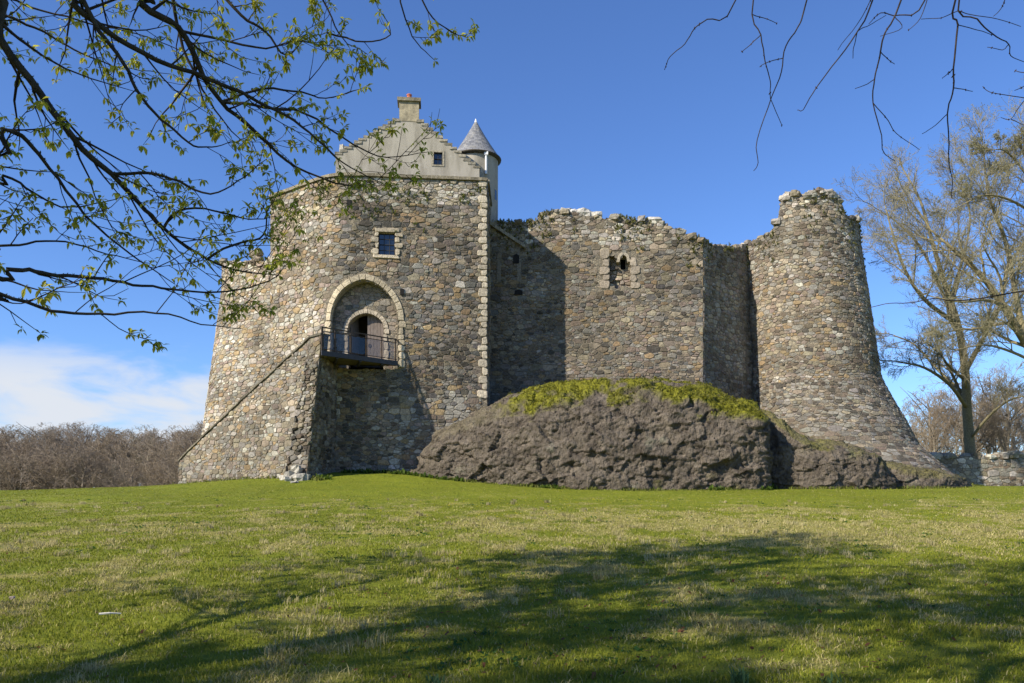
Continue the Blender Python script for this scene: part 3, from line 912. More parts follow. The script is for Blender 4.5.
# crow step stones
r = np.random.default_rng(14)
for seq, sg in ((left, 1), (right, -1)):
    mb = MB()
    for i in range(NS):
        a, b = gs(seq[i][0]), gs(seq[i + 1][0]); zt_ = gz((seq[i + 1] if sg == 1 else seq[i])[1]); zlow = gz((seq[i] if sg == 1 else seq[i + 1])[1])
        ex = .05
        lo, hi = (a - ex, b + .12) if sg == 1 else (a - .12, b + ex)
        vs = [gpath.P(s, z, o) for z in (zt_ - .13, zt_ + .015 + .02 * r.random()) for s, o in ((lo, .035), (hi, .035), (hi, -.66), (lo, -.66))]
        vs = [v + (r.random(3) - .5) * .05 for v in vs]
        mb.add(vs, [(0, 3, 2, 1), (4, 5, 6, 7), (0, 1, 5, 4), (1, 2, 6, 5), (2, 3, 7, 6), (3, 0, 4, 7)], np.array((.30, .27, .205)) * (.7 + .5 * r.random()))
    mb.build('crow_steps', M_stone_old, gate)
mb = MB(); lump(mb, gpath.P(gs(342), gz(151), -.3), .16, .16, .34, r, (.40, .37, .31)); mb.build('skew_finial', M_stone_old, gate)
window(gpath, sgw, zgw, gw, gh_, gate, 2, 2, .12, M_dress, False, off=.01)
mb = MB(); s = sgw
for a, b, c_, d in ((-gw - .13, -gw, -gh_ - .1, gh_ + .1), (gw, gw + .13, -gh_ - .1, gh_ + .1), (-gw, gw, gh_, gh_ + .1), (-gw, gw, -gh_ - .1, -gh_)):
    vs = [gpath.P(s + x, zgw + z, o) for o in (.03, -.1) for x, z in ((a, c_), (b, c_), (b, d), (a, d))]
    mb.add(vs, [(0, 1, 2, 3), (0, 4, 5, 1), (1, 5, 6, 2), (2, 6, 7, 3), (3, 7, 4, 0)], (.34, .30, .22))
mb.build('window_surround', M_dress, gate)
# slate roof
m, nt, bs, _ = new_mat('grey slates')
co = objco(nt)
br = N(nt, 'ShaderNodeTexBrick'); br.inputs['Scale'].default_value = 1; br.inputs['Brick Width'].default_value = .28; br.inputs['Row Height'].default_value = .17; br.inputs['Mortar Size'].default_value = .008
for k_, q in (('Color1', (.13, .135, .145, 1)), ('Color2', (.25, .25, .25, 1)), ('Mortar', (.05, .05, .05, 1))): br.inputs[k_].default_value = q
uvn = N(nt, 'ShaderNodeUVMap'); nt.links.new(uvn.outputs[0], br.inputs['Vector'])
nn = tex(nt, 'noise', 3, 6, .7, co).outputs[0]
c = mix(nt, br.outputs['Color'], (.32, .30, .24), rmap(nt, nn, .52, .7, 0, .75)); nt.links.new(c, bs.inputs['Base Color'])
bump(nt, bs, br.outputs['Fac'], .02, -.8); bs.inputs['Roughness'].default_value = .7; M_slate = m
def set_uv(o, fn):
    me = o.data; uv = me.uv_layers.new(name='UVMap')
    for l in me.loops: uv.data[l.index].uv = fn(me.vertices[l.vertex_index].co)
mb = MB()
aL, aR, aM = gs(336), gs(479), gs(408); zL, zR, zM = gz(162), gz(170), gz(121) - .1
def rp(s, z, d): return gpath.P(s, z, -d)
for s0, z0, s1, z1 in ((aL, zL, aM, zM), (aM, zM, aR, zR)):
    vs = [rp(s0, z0, .55), rp(s1, z1, .55), rp(s1, z1, 9), rp(s0, z0, 9)]
    dn = np.array([0, 0, -.15])
    mb.add(vs + [v + dn for v in vs], [(0, 1, 2, 3), (7, 6, 5, 4), (0, 4, 5, 1), (1, 5, 6, 2), (2, 6, 7, 3), (3, 7, 4, 0)])
ro = mb.build('roof', M_slate, gate); set_uv(ro, lambda c: (c.y, (c.x ** 2 + c.z ** 2) ** .5))
mb = MB()
for s_, zt_ in ((aL + .05, zL), (aR - .05, zR)):
    mb.add([rp(s_, GT + .01, .58), rp(s_, GT + .01, 8.9), rp(s_, zt_ - .05, 8.9), rp(s_, zt_ - .05, .58)], [(0, 1, 2, 3)])
mb.add([rp(aL + .05, GT + .01, 8.92), rp(aR - .05, GT + .01, 8.92), rp(aR - .05, zR, 8.92), rp(aM, zM - .1, 8.92), rp(aL + .05, zL, 8.92)], [(0, 1, 2, 3, 4)])
mb.build('house_wall', M_render, gate)
# chimney: masonry stack, cap, clay pot
cp = Path([gpath.P(gs(398.6), 0, .03)[:2], gpath.P(gs(418.4), 0, .03)[:2]])
zc0, zc1 = gz(120.5), gz(101.5)
ch = MB(); c0 = (cp.P(0, 0) + cp.P(cp.L, 0)) / 2
box(ch, (c0[0] - Ng[0] * .4, c0[1] - Ng[1] * .4, (zc0 - .05 + zc1) / 2), cp.L - .01, .78, zc1 - zc0 + .05, gt)
chim = ch.build('chimney', plain_mat('harled rubble', (.22, .19, .13), (.42, .36, .24), 3.5, .9, .05), gate)
mb = MB(); box(mb, (c0[0] - Ng[0] * .4, c0[1] - Ng[1] * .4, zc1 + .1), cp.L + .22, 1.0, .2, gt, (.27, .235, .16)); mb.build('chimney_cap', M_stone_old, chim)
mb = MB(); pc = c0 - np.array([Ng[0], Ng[1], 0]) * .4
tube(mb, [pc + [0, 0, zc1 + q] for q in (.2, .24, .5, .52, .58, .6)], [.17, .15, .13, .16, .16, .13], 14)
mb.build('chimney_pot', plain_mat('terracotta', (.40, .12, .075), (.50, .17, .10), 5, .8, .003), chim)

# --- round stair turret with slated cone
TX, TY, TR = xat(475.8, 51), 51.0, 1.42
tz0, tz1, tzA = 15.5, zat(160.5, 51), zat(119.5, 51)
def lathe(mb, prof, cx, cy, n=36, col=None):
    vs = [(cx + rr * math.cos(2 * math.pi * j / n), cy + rr * math.sin(2 * math.pi * j / n), z) for rr, z in prof for j in range(n)]
    fs = [(i * n + j, i * n + (j + 1) % n, (i + 1) * n + (j + 1) % n, (i + 1) * n + j) for i in range(len(prof) - 1) for j in range(n)]
    mb.add(vs, fs, col)
mb = MB(); lathe(mb, [(TR, tz0 + (tz1 - tz0) * i / 8) for i in range(9)], TX, TY)
tur = mb.build('turret', M_render, gate, True)
mb = MB(); cone = [(TR + .17 - (TR + .14) * i / 10 - .06 * math.sin(i / 10 * math.pi), tz1 + .02 + (tzA - tz1 - .1) * i / 10) for i in range(11)]
lathe(mb, cone, TX, TY)
tc_ = mb.build('turret_roof', M_slate, tur, True); set_uv(tc_, lambda c: (math.atan2(c.y - TY, c.x - TX) * 1.1, c.z * 1.1))
mb = MB(); lathe(mb, [(TR + .02, tz1 - .12), (TR + .2, tz1 - .04), (TR + .22, tz1 + .03), (TR + .12, tz1 + .06)], TX, TY)
mb.build('gutter', plain_mat('dark gutter', (.05, .04, .03), (.09, .075, .05), 5), tur, True)
mb = MB(); lathe(mb, [(.17, tzA - .48), (.175, tzA - .44), (.02, tzA + .04)], TX, TY, 16); mb.build('finial', M_white, tur)
mb = MB(); a = R(-62); q = np.array([TX + math.cos(a) * (TR + .09), TY + math.sin(a) * (TR + .09), 0])
tube(mb, [q + [0, 0, tz1 - .1], q + [0, 0, tz1 - 1.4]], .075, 8); box(mb, q + [0, 0, tz1 - .12], .24, .2, .2); mb.build('downpipe', M_white, tur)
mb = MB(); a = R(-25)
for k_ in range(1):
    rr = TR + .012; zc = zat(195, 50.4)
    vs = [(TX + rr * math.cos(a + d), TY + rr * math.sin(a + d), zc + e) for d, e in ((-.1, -.32), (.1, -.32), (.1, .32), (-.1, .32))]
    mb.add(vs, [(0, 1, 2, 3)])
mb.build('turret_window', M_glass, tur)

# ------------------------------------------------------------------ lower wall left of the gatehouse
lowp = Path([(-20.2, 60.0), (-19.9, 55.5), (-19.35, 53.2), (-18.2, 51.6), (-16.5, 49.95), (-14.6, 48.62), (-13.9, 48.18)], smooth=True)
low = thing('curtain_wall', 'pale ruined curtain wall curving back to the left behind the stone stair', 'castle wall', (-17, 52, 2.4))
ll = lowp.L
lowp.b = lambda q, z: float(.125 * max(0, 15.5 - z) * sstep(ll - 1.5, ll - 7, q))
LU = [(223, 287), (227, 280), (233, 272), (240, 267), (248, 264), (262, 261), (270, 259)]
LQ = [0, ll * .3] + [lowp.find(u) for u, v in LU] + [ll]; LZ = [12, 13] + [zat(v, lowp.xy(lowp.find(u))[1]) for u, v in LU] + [15.9]
def lowtop(s): return float(np.interp(s, LQ, LZ) + .14 * fbm(s * 1.5, 3.0, 0, 2))
lc = lambda s, z, r: pick(r, {'tan': 4.5, 'pale': 2.4, 'grey': 2.6, 'pink': 1.6, 'ochre': 1.3, 'brown': .8})
wall_core('wall', lowp, 0, ll, 1.0, lowtop, 1.6, low, M_mortar, jag=.1)
masonry('stonework', lowp, 0, ll, 1.5, lowtop, low, M_stone, lc, 51)
def capstones(path, s0, s1, ztop, parent, seed, depth=1.2, dens=2.6, pale=.25, size=.2, cols=None):
    mb = MB(); r = np.random.default_rng(seed)
    for i in range(int((s1 - s0) * dens)):
        s = s0 + (s1 - s0) * r.random(); k = size * (.6 + .9 * r.random())
        p = path.P(s, ztop(s) + k * .12, -depth * r.random() ** 1.8); t = path.tan(s)
        c = pick(r, cols or ({'pale': 3, 'grey': 2} if r.random() < pale else {'brown': 2, 'grey': 3, 'tan': 2, 'dark': 1}))
        lump(mb, p, k * 1.15, k, k * .75, r, c, t + (r.random(2) - .5) * .5)
    return mb.build('cap_stones', M_stone_old, parent)
capstones(lowp, 2, ll - .2, lowtop, low, 52)
mb = MB(); r = np.random.default_rng(53)
qs = lowp.find(255.5)
for i in range(22): lump(mb, lowp.P(qs + .7 * (r.random() - .5), lowtop(qs) + .72 * r.random(), -.3 * r.random()), .24, .24, .17, r, pick(r, {'grey': 2, 'tan': 2, 'brown': 2}))
mb.build('turret_stump', M_stone_old, low)

# ------------------------------------------------------------------ stone forestair to the door
stair = thing('stone_stair', 'long stone stair with sloping parapet rising to the balcony against the gatehouse', 'stair', (-13, 44.5, 2.6))
A_top, B_top = at(311, 340, 42.6)[:2], at(321.5, 333, 41.9)[:2]
left_end = np.array([xat(184, 49.2), 49.2])
stp = Path([left_end, (left_end + A_top) / 2 + [0.05, -.12], A_top + [0, .02]], batter=lambda s, z: .05 * max(0, 10 - z), smooth=True)
sl = stp.L
def sttop(s): return float(np.interp(s, [0, .7, sl], [3.45, 3.9, 9.85]))
sc = lambda s, z, r: pick(r, {'tan': 3.6, 'pale': 1.2, 'grey': 4, 'pink': 1.1, 'ochre': .8, 'brown': 1.6}) * .92
wall_core('wall', stp, 0, sl, 1.2, sttop, .55, stair, M_mortar)
masonry('stonework', stp, 0, sl, 1.6, sttop, stair, M_stone, sc, 61)
# rough front corner and the shaded end wall
cor = Path([A_top, B_top], batter=lambda s, z: .13 * max(0, 9.6 - z) ** .85)
cor_bl, cor_br = at(287, 472, 43.0), at(307.5, 470, 42.3)
class Ruled(Path):
    """surface between a top line and a bottom line (both in plan), for battered faces that also splay"""
    def __init__(s, top, bot, zt, zb):
        s.top = np.array(top, float); s.bot = np.array(bot, float); s.zt, s.zb = zt, zb
        Path.__init__(s, s.bot)
    def P(s, q, z, off=0.0):
        f = (z - s.zb) / (s.zt - s.zb)
        a = s.bot[0] + (s.top[0] - s.bot[0]) * f; b = s.bot[1] + (s.top[1] - s.bot[1]) * f
        t = (b - a); t /= np.linalg.norm(t); n = np.array([t[1], -t[0]])
        xy = a + (b - a) * (q / s.L) + n * off
        return np.array([xy[0], xy[1], z])
wall_at = gp.P(gp.find(338), 0)[:2] + np.array([0, .5])
cor = Ruled([A_top, B_top], [cor_bl[:2], cor_br[:2]], 9.9, 2.6)
endw = Ruled([B_top, wall_at], [cor_br[:2], wall_at + [-.1, 0]], 9.9, 2.6)
wall_core('corner_wall', cor, 0, cor.L, 1.6, 8.8, 0, stair, M_mortar, None, .2)
wall_core('end_wall', endw, 0, endw.L, 1.6, 8.85, 0, stair, M_mortar, None, .3)
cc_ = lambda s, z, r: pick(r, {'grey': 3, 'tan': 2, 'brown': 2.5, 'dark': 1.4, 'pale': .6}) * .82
masonry('corner_stonework', cor, -.05, cor.L + .05, 1.9, 8.8, stair, M_stone_old, cc_, 62, prot=(.03, .16), rowh=(.14, .3), wid=(.25, .7))
masonry('end_stonework', endw, 0, endw.L - .3, 1.9, 8.8, stair, M_stone_old, cc_, 63, prot=(.02, .06))
# solid upper end of the parapet
up = Ruled([A_top, B_top], [A_top + (cor_bl[:2] - A_top) * .14, B_top + (cor_br[:2] - B_top) * .14], 9.9, 8.8)
wall_core('parapet_end', up, 0, up.L, 8.75, 9.85, .45, stair, M_mortar, None, .2)
masonry('parapet_stonework', up, -.02, up.L + .02, 8.8, 9.85, stair, M_stone, sc, 64)
# flight of steps behind the parapet
mb = MB(); ns = 30
inner = lambda s, o: stp.P(s, 0, o)
for i in range(ns):
    s0, s1 = sl * i / ns, sl * (i + 1) / ns; zt_ = sttop((s0 + s1) / 2) - .95
    f0, f1 = i / ns, (i + .997) / ns
    in0 = stp.P(0, 0, -2.2)[:2]; in1 = wall_at + np.array([-.35, .1])
    vs = [np.array([q[0], q[1], z]) for z in (1.2, zt_) for q in (stp.P(s0 + .003, 9.9, -.5)[:2], stp.P(min(s1, sl - .15) - .003, 9.9, -.5)[:2], in0 + (in1 - in0) * f1, in0 + (in1 - in0) * f0)]
    mb.add(vs, [(4, 5, 6, 7), (0, 1, 5, 4), (1, 2, 6, 5), (2, 3, 7, 6), (3, 0, 4, 7)], (.26, .24, .2))
mb.build('steps', M_stone_old, stair)
# thin dark coping
mb = MB(); r = np.random.default_rng(6); n = 26
for i in range(n):
    s0, s1 = sl * i / n + .01, sl * (i + 1) / n - .01; c = np.array((.17, .15, .11)) * (.6 + .7 * r.random()); j = .05 * r.random()
    vs = [stp.P(s, sttop(s) + d + j, o) for d in (0.0, .10) for s, o in ((s0, .09), (s1, .09), (s1, -.6), (s0, -.6))]
    mb.add(vs, [(0, 3, 2, 1), (4, 5, 6, 7), (0, 1, 5, 4), (1, 2, 6, 5), (2, 3, 7, 6), (3, 0, 4, 7)], c)
vs = [up.P(q, 9.86 + d, o) for d in (0, .1) for q, o in ((-.02, .09), (up.L + .05, .09), (up.L + .05, -.5), (-.02, -.5))]
mb.add(vs, [(0, 3, 2, 1), (4, 5, 6, 7), (0, 1, 5, 4), (1, 2, 6, 5), (2, 3, 7, 6), (3, 0, 4, 7)], (.11, .10, .075))
mb.build('coping', M_stone_old, stair)

# tumbled stones by the stair foot
for i, (u, Y, k, dz, lab) in enumerate(((292, 42.3, .42, .0, 'largest pale tumbled stone at the foot of the stair corner'), (300, 41.9, .32, .0, 'squarish tumbled stone right of the largest one at the stair foot'),
        (284, 42.6, .22, .0, 'small white loose stone left of the tumbled heap by the stair'), (294, 41.0, .22, -.05, 'flat pale stone lying on the grass in front of the stair corner'), (306, 42.0, .26, .0, 'rounded grey stone against the shaded end of the stair'),
        (296, 42.25, .28, .42, 'pale stone resting on top of the tumbled heap at the stair foot'), (288, 41.8, .2, .0, 'small tilted stone in front of the largest stone at the stair foot'))):
    x = xat(u, Y); mb = MB(); r = np.random.default_rng(70 + i)
    lump(mb, (x, Y, float(ground_z(x, Y)) + k * .4 + dz), k * 1.05, k * .85, k * (.72 if i != 3 else .3), r, np.array((.44, .41, .34)) * (.8 + .3 * r.random()), (1, r.random() - .5), 11, .3)
    tag(mb.build('loose_stone', M_stone, None), lab, 'stone', 'tumbled stones at the stair foot')

# ------------------------------------------------------------------ entrance balcony
P1 = np.array([xat(321.5, 41.85), 41.85]); P2 = np.array([xat(396.5, 45.25), 45.25])
M_rail = plain_mat('rusty brown rail', (.05, .036, .026), (.10, .07, .048), 8, .6, .002)
bal = thing('balcony', 'dark steel entrance balcony with railing and glass panels below the arched door', 'balcony', (P1[0] + 1.5, 44, zplat))
tb = (P2 - P1) / np.linalg.norm(P2 - P1)
bkL = gp.P(gp.find(341), 0)[:2] + [-1.4, .25]; bkR = gp.P(gp.find(397), 0)[:2] + [0, .25]
plan = [P1, P2, bkR, bkL]
mb = MB(); z0, z1 = zplat - .12, zplat + .02
vs = [(p[0], p[1], z) for z in (z0, z1) for p in plan]
mb.add(vs, [(3, 2, 1, 0), (4, 5, 6, 7), (0, 1, 5, 4), (1, 2, 6, 5), (2, 3, 7, 6), (3, 0, 4, 7)]); mb.build('deck', plain_mat('weathered decking', (.10, .085, .06), (.16, .13, .09), 5), bal)
mb = MB(); Lb = np.linalg.norm(P2 - P1); mid = (P1 + P2) / 2; nb_ = np.array([tb[1], -tb[0]])
box(mb, (*(mid + nb_ * .045), zplat - .06), Lb + .06, .08, .26, tb); 
bx_ = (P2 + bkR) / 2; mb2 = MB()
mb.build('edge_beam', M_metal, bal)
mb = MB()
for f in (.2, .5, .8):
    a = P1 + (P2 - P1) * f; b = bkL + (bkR - bkL) * f; d = b - a; l = np.linalg.norm(d)
    box(mb, (*((a + b) / 2), zplat - .19), l, .12, .14, d)
mb.build('joist', M_metal, bal)
rz = 1.27
fr = [0.008, .17, .37, .58, .79, .985]
for i, f in enumerate(fr):
    p = P1 + (P2 - P1) * f; mb = MB(); w = .10 if i == 0 else .055
    box(mb, (p[0], p[1], zplat + .02 + rz / 2), w, .05, rz, tb); mb.build('railing_post', M_rail, bal)
for z_, h_ in ((rz + .03, .06), (rz - .16, .03), (.16, .035)):
    mb = MB(); box(mb, (*(mid + nb_ * .005), zplat + z_), Lb, .045, h_, tb)
    if z_ > 1.2:
        box(mb, (*((P2 + bkR) / 2 - tb * .02), zplat + z_), np.linalg.norm(bkR - P2), .045, h_, bkR - P2 + np.array([1e-4, 0]))
    mb.build('rail', M_rail, bal)
mp_, nt, bs, out_ = new_mat('railing glass')
tr = N(nt, 'ShaderNodeBsdfTransparent'); tr.inputs[0].default_value = (.78, .77, .74, 1); gl_ = N(nt, 'ShaderNodeBsdfGlossy'); gl_.inputs['Roughness'].default_value = .05
fz = N(nt, 'ShaderNodeFresnel'); fz.inputs[0].default_value = 1.5; ms = N(nt, 'ShaderNodeMixShader')
ms.inputs[0].default_value = .035; nt.links.new(tr.outputs[0], ms.inputs[1]); nt.links.new(gl_.outputs[0], ms.inputs[2]); nt.links.new(ms.outputs[0], out_.inputs[0])
for a, b in zip(fr[:-1], fr[1:]):
    p, q = P1 + (P2 - P1) * (a + .02), P1 + (P2 - P1) * (b - .02); c = (p + q) / 2
    mb = MB(); box(mb, (c[0] - nb_[0] * .01, c[1] - nb_[1] * .01, zplat + .64), np.linalg.norm(q - p), .012, .9, tb); mb.build('glass_panel', mp_, bal)

# ------------------------------------------------------------------ curtain wall between gatehouse and tower
ctw = thing('curtain_wall', 'broad sunlit curtain wall with broken lancet window above the mossy rock', 'castle wall', (5, 49.5, 6))
K0, K1, K2 = np.array([-1.9, 49.75]), np.array([xat(703, 48.5), 48.5]), np.array([xat(752, 52.2), 52.2])
cwp = Path([K0, K1]); cl = cwp.L
tops = [(478, 224), (489, 223), (500, 222), (520, 223), (536, 221), (541, 212), (556, 211), (580, 213), (600, 217), (640, 219), (655, 222), (672, 227), (686, 234), (697, 238), (703, 241)]
us_ = [cwp.find(u) if u > 482 else 0 for u, v in tops]; zs_ = [zat(v, cwp.xy(s)[1]) for s, (u, v) in zip(us_, tops)]
def cwtop(s): return float(np.interp(s, us_, zs_) + .12 * fbm(s * 2.0, 7, 0, 3))
# lancet: dressed jambs, head, broken infill
sw, zw0 = cwp.sz(617.5, 293); zw1 = zat(256, 49); LW = .95
def cwhole(s, z): return abs(s - sw - .15) < .62 and zat(287, 49) < z < zat(257, 49)
def cwst(s, z): return abs(s - sw - .1) < 1.25 and zat(288, 49) < z < zat(255, 49)
def ccol(s, z, r):
    f = s / cl
    if z > cwtop(s) - 1.6: return pick(r, {'grey': 3.2, 'brown': 3, 'tan': 1.8, 'dark': 1.5, 'pale': .4})
    return pick(r, {'tan': 3.4, 'grey': 2.6, 'brown': 2.8, 'pink': 1.8, 'ochre': 1.1, 'slate': .9, 'pale': .25, 'dark': .6}) * .80
wall_core('wall', cwp, 0, cl, 4.5, cwtop, 2.2, ctw, M_mortar, cwhole, jag=.15)
masonry('stonework', cwp, 0, cl, 5.5, cwtop, ctw, M_stone_old, ccol, 71, cwst)
capstones(cwp, 0, cl, cwtop, ctw, 72, 1.6, 5.0, .12)
r = np.random.default_rng(73); mb = MB()
for u, k in ((566, .34), (572, .28), (584, .42), (590, .3), (597, .36), (655, .38), (559, .22)):
    s = cwp.find(u); lump(mb, cwp.P(s, cwtop(s) + k * .35, -.35), k * 1.15, k, k * .7, r, np.array((.52, .49, .43)) * (.85 + .3 * r.random()), cwp.tan(s), 8)
mb.build('pale_cap_stone', M_stone, ctw)
mb = MB()
wi = sw + .15
for side in (-1, 1):
    z = zat(289, 49); k = 0
    while z < zat(258, 49):
        h = .3 + .3 * r.random(); w = (.62, .42)[k % 2]
        a, b = sorted((wi + side * .62, wi + side * (.62 + w)))
        stone(mb, cwp, rounded((a, b, z, z + h), .01, r), .06, np.array((.34, .285, .215)) * (.85 + .3 * r.random()), r, .9, .01, .4); z += h; k += 1
mb.build('window_jambs', M_dress, ctw)
# recess with rubble blocking and one small open light
rcp = Path([K0 + np.array([0, .45]), K1 + np.array([0, .45])])
def rhole(s, z): return abs(s - wi - .22) < .17 and zat(268, 49) < z < zat(258, 49)
wall_core('recess', rcp, wi - 1.0, wi + 1.0, zat(291, 49), zat(253, 49), 0, ctw, M_mortar, rhole, .1)
masonry('blocking_stonework', rcp, wi - .75, wi + .75, zat(290, 49), zat(254, 49), ctw, M_stone_old, lambda s, z, r: pick(r, {'brown': 3, 'dark': 2, 'tan': 1.5, 'pink': 1}), 74, rhole, prot=(.02, .3), rowh=(.18, .36), wid=(.2, .5))
mb = MB(); mb.add([rcp.P(wi + a, zat(v, 49), -.5) for a, v in ((-.3, 270), (.8, 270), (.8, 256), (-.3, 256))], [(0, 1, 2, 3)]); mb.build('void_shade', M_black, ctw)  # black sheet painting the darkness behind the small opening
mb = MB(); ins = arch_pts(.26, zat(262.5, 49), .5, 6, .5); ous = arch_pts(.44, zat(262.5, 49), .72, 6, .5)
for i in (0, 6):
    P_ = [ins[i], ins[i + 3], ins[i + 6], ous[i + 6], ous[i + 3], ous[i]]
    stone(mb, cwp, [(wi + .22 + x, z) for x, z in P_], .03, (.36, .31, .23), r, .92, .005, .45)
mb.build('window_head', M_dress, ctw)
# blocked lancet in the shaded end; flat black patches paint the shade of holes
mb = MB(); s2, z2 = cwp.sz(509, 268)
ins = [(-.5, zat(283, 49.6))] + arch_pts(.5, zat(262, 49.6), 1.1, 8, .6) + [(.5, zat(283, 49.6))]; ous = [(-.78, zat(283, 49.6))] + arch_pts(.78, zat(262, 49.6), 1.5, 8, .6) + [(.78, zat(283, 49.6))]
for i in range(0, len(ins) - 1, 2):
    j = min(i + 2, len(ins) - 1)
    stone(mb, cwp, [(s2 + x, z) for x, z in (ins[i], ins[j], ous[j], ous[i])], .05, (.20, .175, .135), r, .9, .01, .05)
mb.build('blocked_lancet', M_dress, ctw)
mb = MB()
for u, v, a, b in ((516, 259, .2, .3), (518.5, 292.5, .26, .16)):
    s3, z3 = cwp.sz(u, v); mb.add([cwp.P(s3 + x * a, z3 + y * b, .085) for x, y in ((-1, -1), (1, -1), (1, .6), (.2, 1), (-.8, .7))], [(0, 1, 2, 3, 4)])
mb.build('hole_shade_patch', M_black, ctw)
# sloping weather course left by a lost roof
mb = MB(); a_, b_ = cwp.sz(490, 223), cwp.sz(526, 247)
for i in range(7):
    f, g = i / 7, (i + .93) / 7
    q = [(a_[0] + (b_[0] - a_[0]) * t, a_[1] + (b_[1] - a_[1]) * t) for t in (f, g)]
    vs = [cwp.P(s, z + d, o) for d in (-.16, .05) for (s, z), o in ((q[0], .3), (q[1], .3), (q[1], 0), (q[0], 0))]
    mb.add(vs, [(0, 3, 2, 1), (4, 5, 6, 7), (0, 1, 5, 4), (1, 2, 6, 5), (2, 3, 7, 6), (3, 0, 4, 7)], (.34, .30, .22))
mb.build('weather_course', M_stone_old, ctw)
def top_plants(path, s0, s1, top, parent, seed, n, depth=1.3, size=.15, spread=.5, thr=-.05):
    r = np.random.default_rng(seed); pts = []
    for i in range(n):
        s = s0 + (s1 - s0) * r.random()
        if fbm(s / .9, seed, 0, 2) < thr: continue
        if r.random() < .5: pts.append(path.P(s, top(s) + .05, -depth * r.random()))
        else: pts.append(path.P(s, top(s) - abs(r.normal()) * spread, .06))
    mb = MB(); tufts(mb, pts, r, size, 7, ((.10, .11, .03), (.27, .26, .10)))
    o = mb.build('wall_plants', M_leaf, parent); o['kind'] = 'stuff'; return o
top_plants(cwp, 0, cl, cwtop, ctw, 75, 800, spread=.9, thr=-.2)
# shaded link to the tower
lk = thing('curtain_wall', 'narrow shaded length of castle wall linking the curtain wall to the round tower', 'castle wall', (13.5, 50.3, 6))
lkp = Path([K1 + np.array([.02, .02]), K2]); ltp = [zat(241, 48.5), zat(244, 49.5), zat(245, 50.4), zat(246, 52)]
def lktop(s): return float(np.interp(s, np.linspace(0, lkp.L, 4), ltp) + .12 * fbm(s * 2.2, 2, 5, 2))
wall_core('wall', lkp, 0, lkp.L, 4.5, lktop, 1.8, lk, M_mortar, jag=.15)
masonry('stonework', lkp, 0, lkp.L, 5, lktop, lk, M_stone_old, ccol2 if False else (lambda s, z, r: pick(r, {'tan': 2.5, 'grey': 3, 'brown': 3, 'pink': 1.3})), 76)
capstones(lkp, 0, lkp.L, lktop, lk, 77, 1.3, 5); top_plants(lkp, 0, lkp.L, lktop, lk, 78, 160)

# ------------------------------------------------------------------ round tower with splayed foot
TWY = 52.6
tow = thing('round_tower', 'ruined round tower with ragged top and wide splayed foot on the right', 'tower', (xat(812, TWY), TWY, 2))
tzk = np.array([zat(v, TWY) for v in (500, 484, 465, 448, 426, 402, 382, 339, 300, 257, 221, 150)])
tuR = np.array([984, 966, 942, 921, 909, 894, 883, 876, 870, 863, 858, 850]) - 1.2; tuL = np.array([752, 752, 752, 751, 751, 750, 748, 745, 742, 739, 736, 732]) + 1
def tgeo(z):
    aR, aL = math.atan((np.interp(z, tzk, tuR) - U0) / F), math.atan((np.interp(z, tzk, tuL) - U0) / F)
    am, hf = (aR + aL) / 2, (aR - aL) / 2
    cy = TWY; rad = cy / math.cos(am) * math.sin(hf)
    cy = TWY - .25 * (rad - 4.2); rad = cy / math.cos(am) * math.sin(hf)
    return cy * math.tan(am), rad, cy
RAD0 = 4.3
class Round(Path):
    def __init__(s): s.L = 2 * math.pi * RAD0; s.b = 0
    def ang(s, q): return math.pi + q / RAD0          # q=0 is the left side, front at a quarter turn
    def tan(s, q):
        a = s.ang(q); return np.array([-math.sin(a), math.cos(a)])
    def xy(s, q):
        cx, r_, cy = tgeo(12.0); a = s.ang(q); return np.array([cx + r_ * math.cos(a), cy + r_ * math.sin(a)])
    def P(s, q, z, off=0.0):
        cx, r_, cy = tgeo(z); a = s.ang(q)
        return np.array([cx + (r_ + off) * math.cos(a), cy + (r_ + off) * math.sin(a), z])
    def find(s, u):
        q = np.linspace(0, s.L / 2, 900); k = [abs(U0 + F * p[0] / p[1] - u) for p in (s.P(t, 17.5) for t in q)]
        return float(q[int(np.argmin(k))])
twp = Round(); tl = twp.L
prof = [(737, 247), (745, 244), (756, 240), (766, 236), (774, 229), (780, 218), (783, 206), (786, 196), (793, 193), (802, 195), (810, 198), (816, 193), (822, 191), (832, 192), (842, 196), (847, 205), (849, 215), (852, 219), (857, 221)]
pq = [twp.find(u) for u, v in prof]; pz = [zat(v, twp.P(q, 18)[1]) for q, (u, v) in zip(pq, prof)]
pq += [tl * .5 + .6, tl * .5 + 2.5, tl * .75, tl * .9, tl]; pz += [pz[-1] - .2, 17.5, 15.5, 15.5, pz[0]]
def twtop(q): return float(np.interp(q % tl if q > tl else q, pq, pz) + .1 * fbm(q * 2.2, 11, 0, 3))
wall_core('wall', twp, 0, tl, .8, twtop, 1.4, tow, M_mortar, None, .22, .12, ends=False)
def tcol(s, z, r):
    if z > 15.5: return pick(r, {'grey': 3, 'brown': 2.5, 'tan': 2, 'dark': 1, 'pale': .6})
    if z > 8.5: return pick(r, {'tan': 3.4, 'grey': 2.6, 'brown': 2.4, 'pink': 1.5, 'ochre': 1.3, 'pale': .5, 'dark': .4}) * .9
    return pick(r, {'grey': 4, 'brown': 3, 'tan': 1.5, 'dark': 1.8, 'slate': 1}) * .82
masonry('stonework', twp, 0, tl * .62, 1.2, twtop, tow, M_stone_old, tcol, 81, rowh=(.12, .3), wid=(.18, .62))
capstones(twp, 0, tl * .56, twtop, tow, 82, 1.0, 6, .2)
r = np.random.default_rng(83); mb = MB()
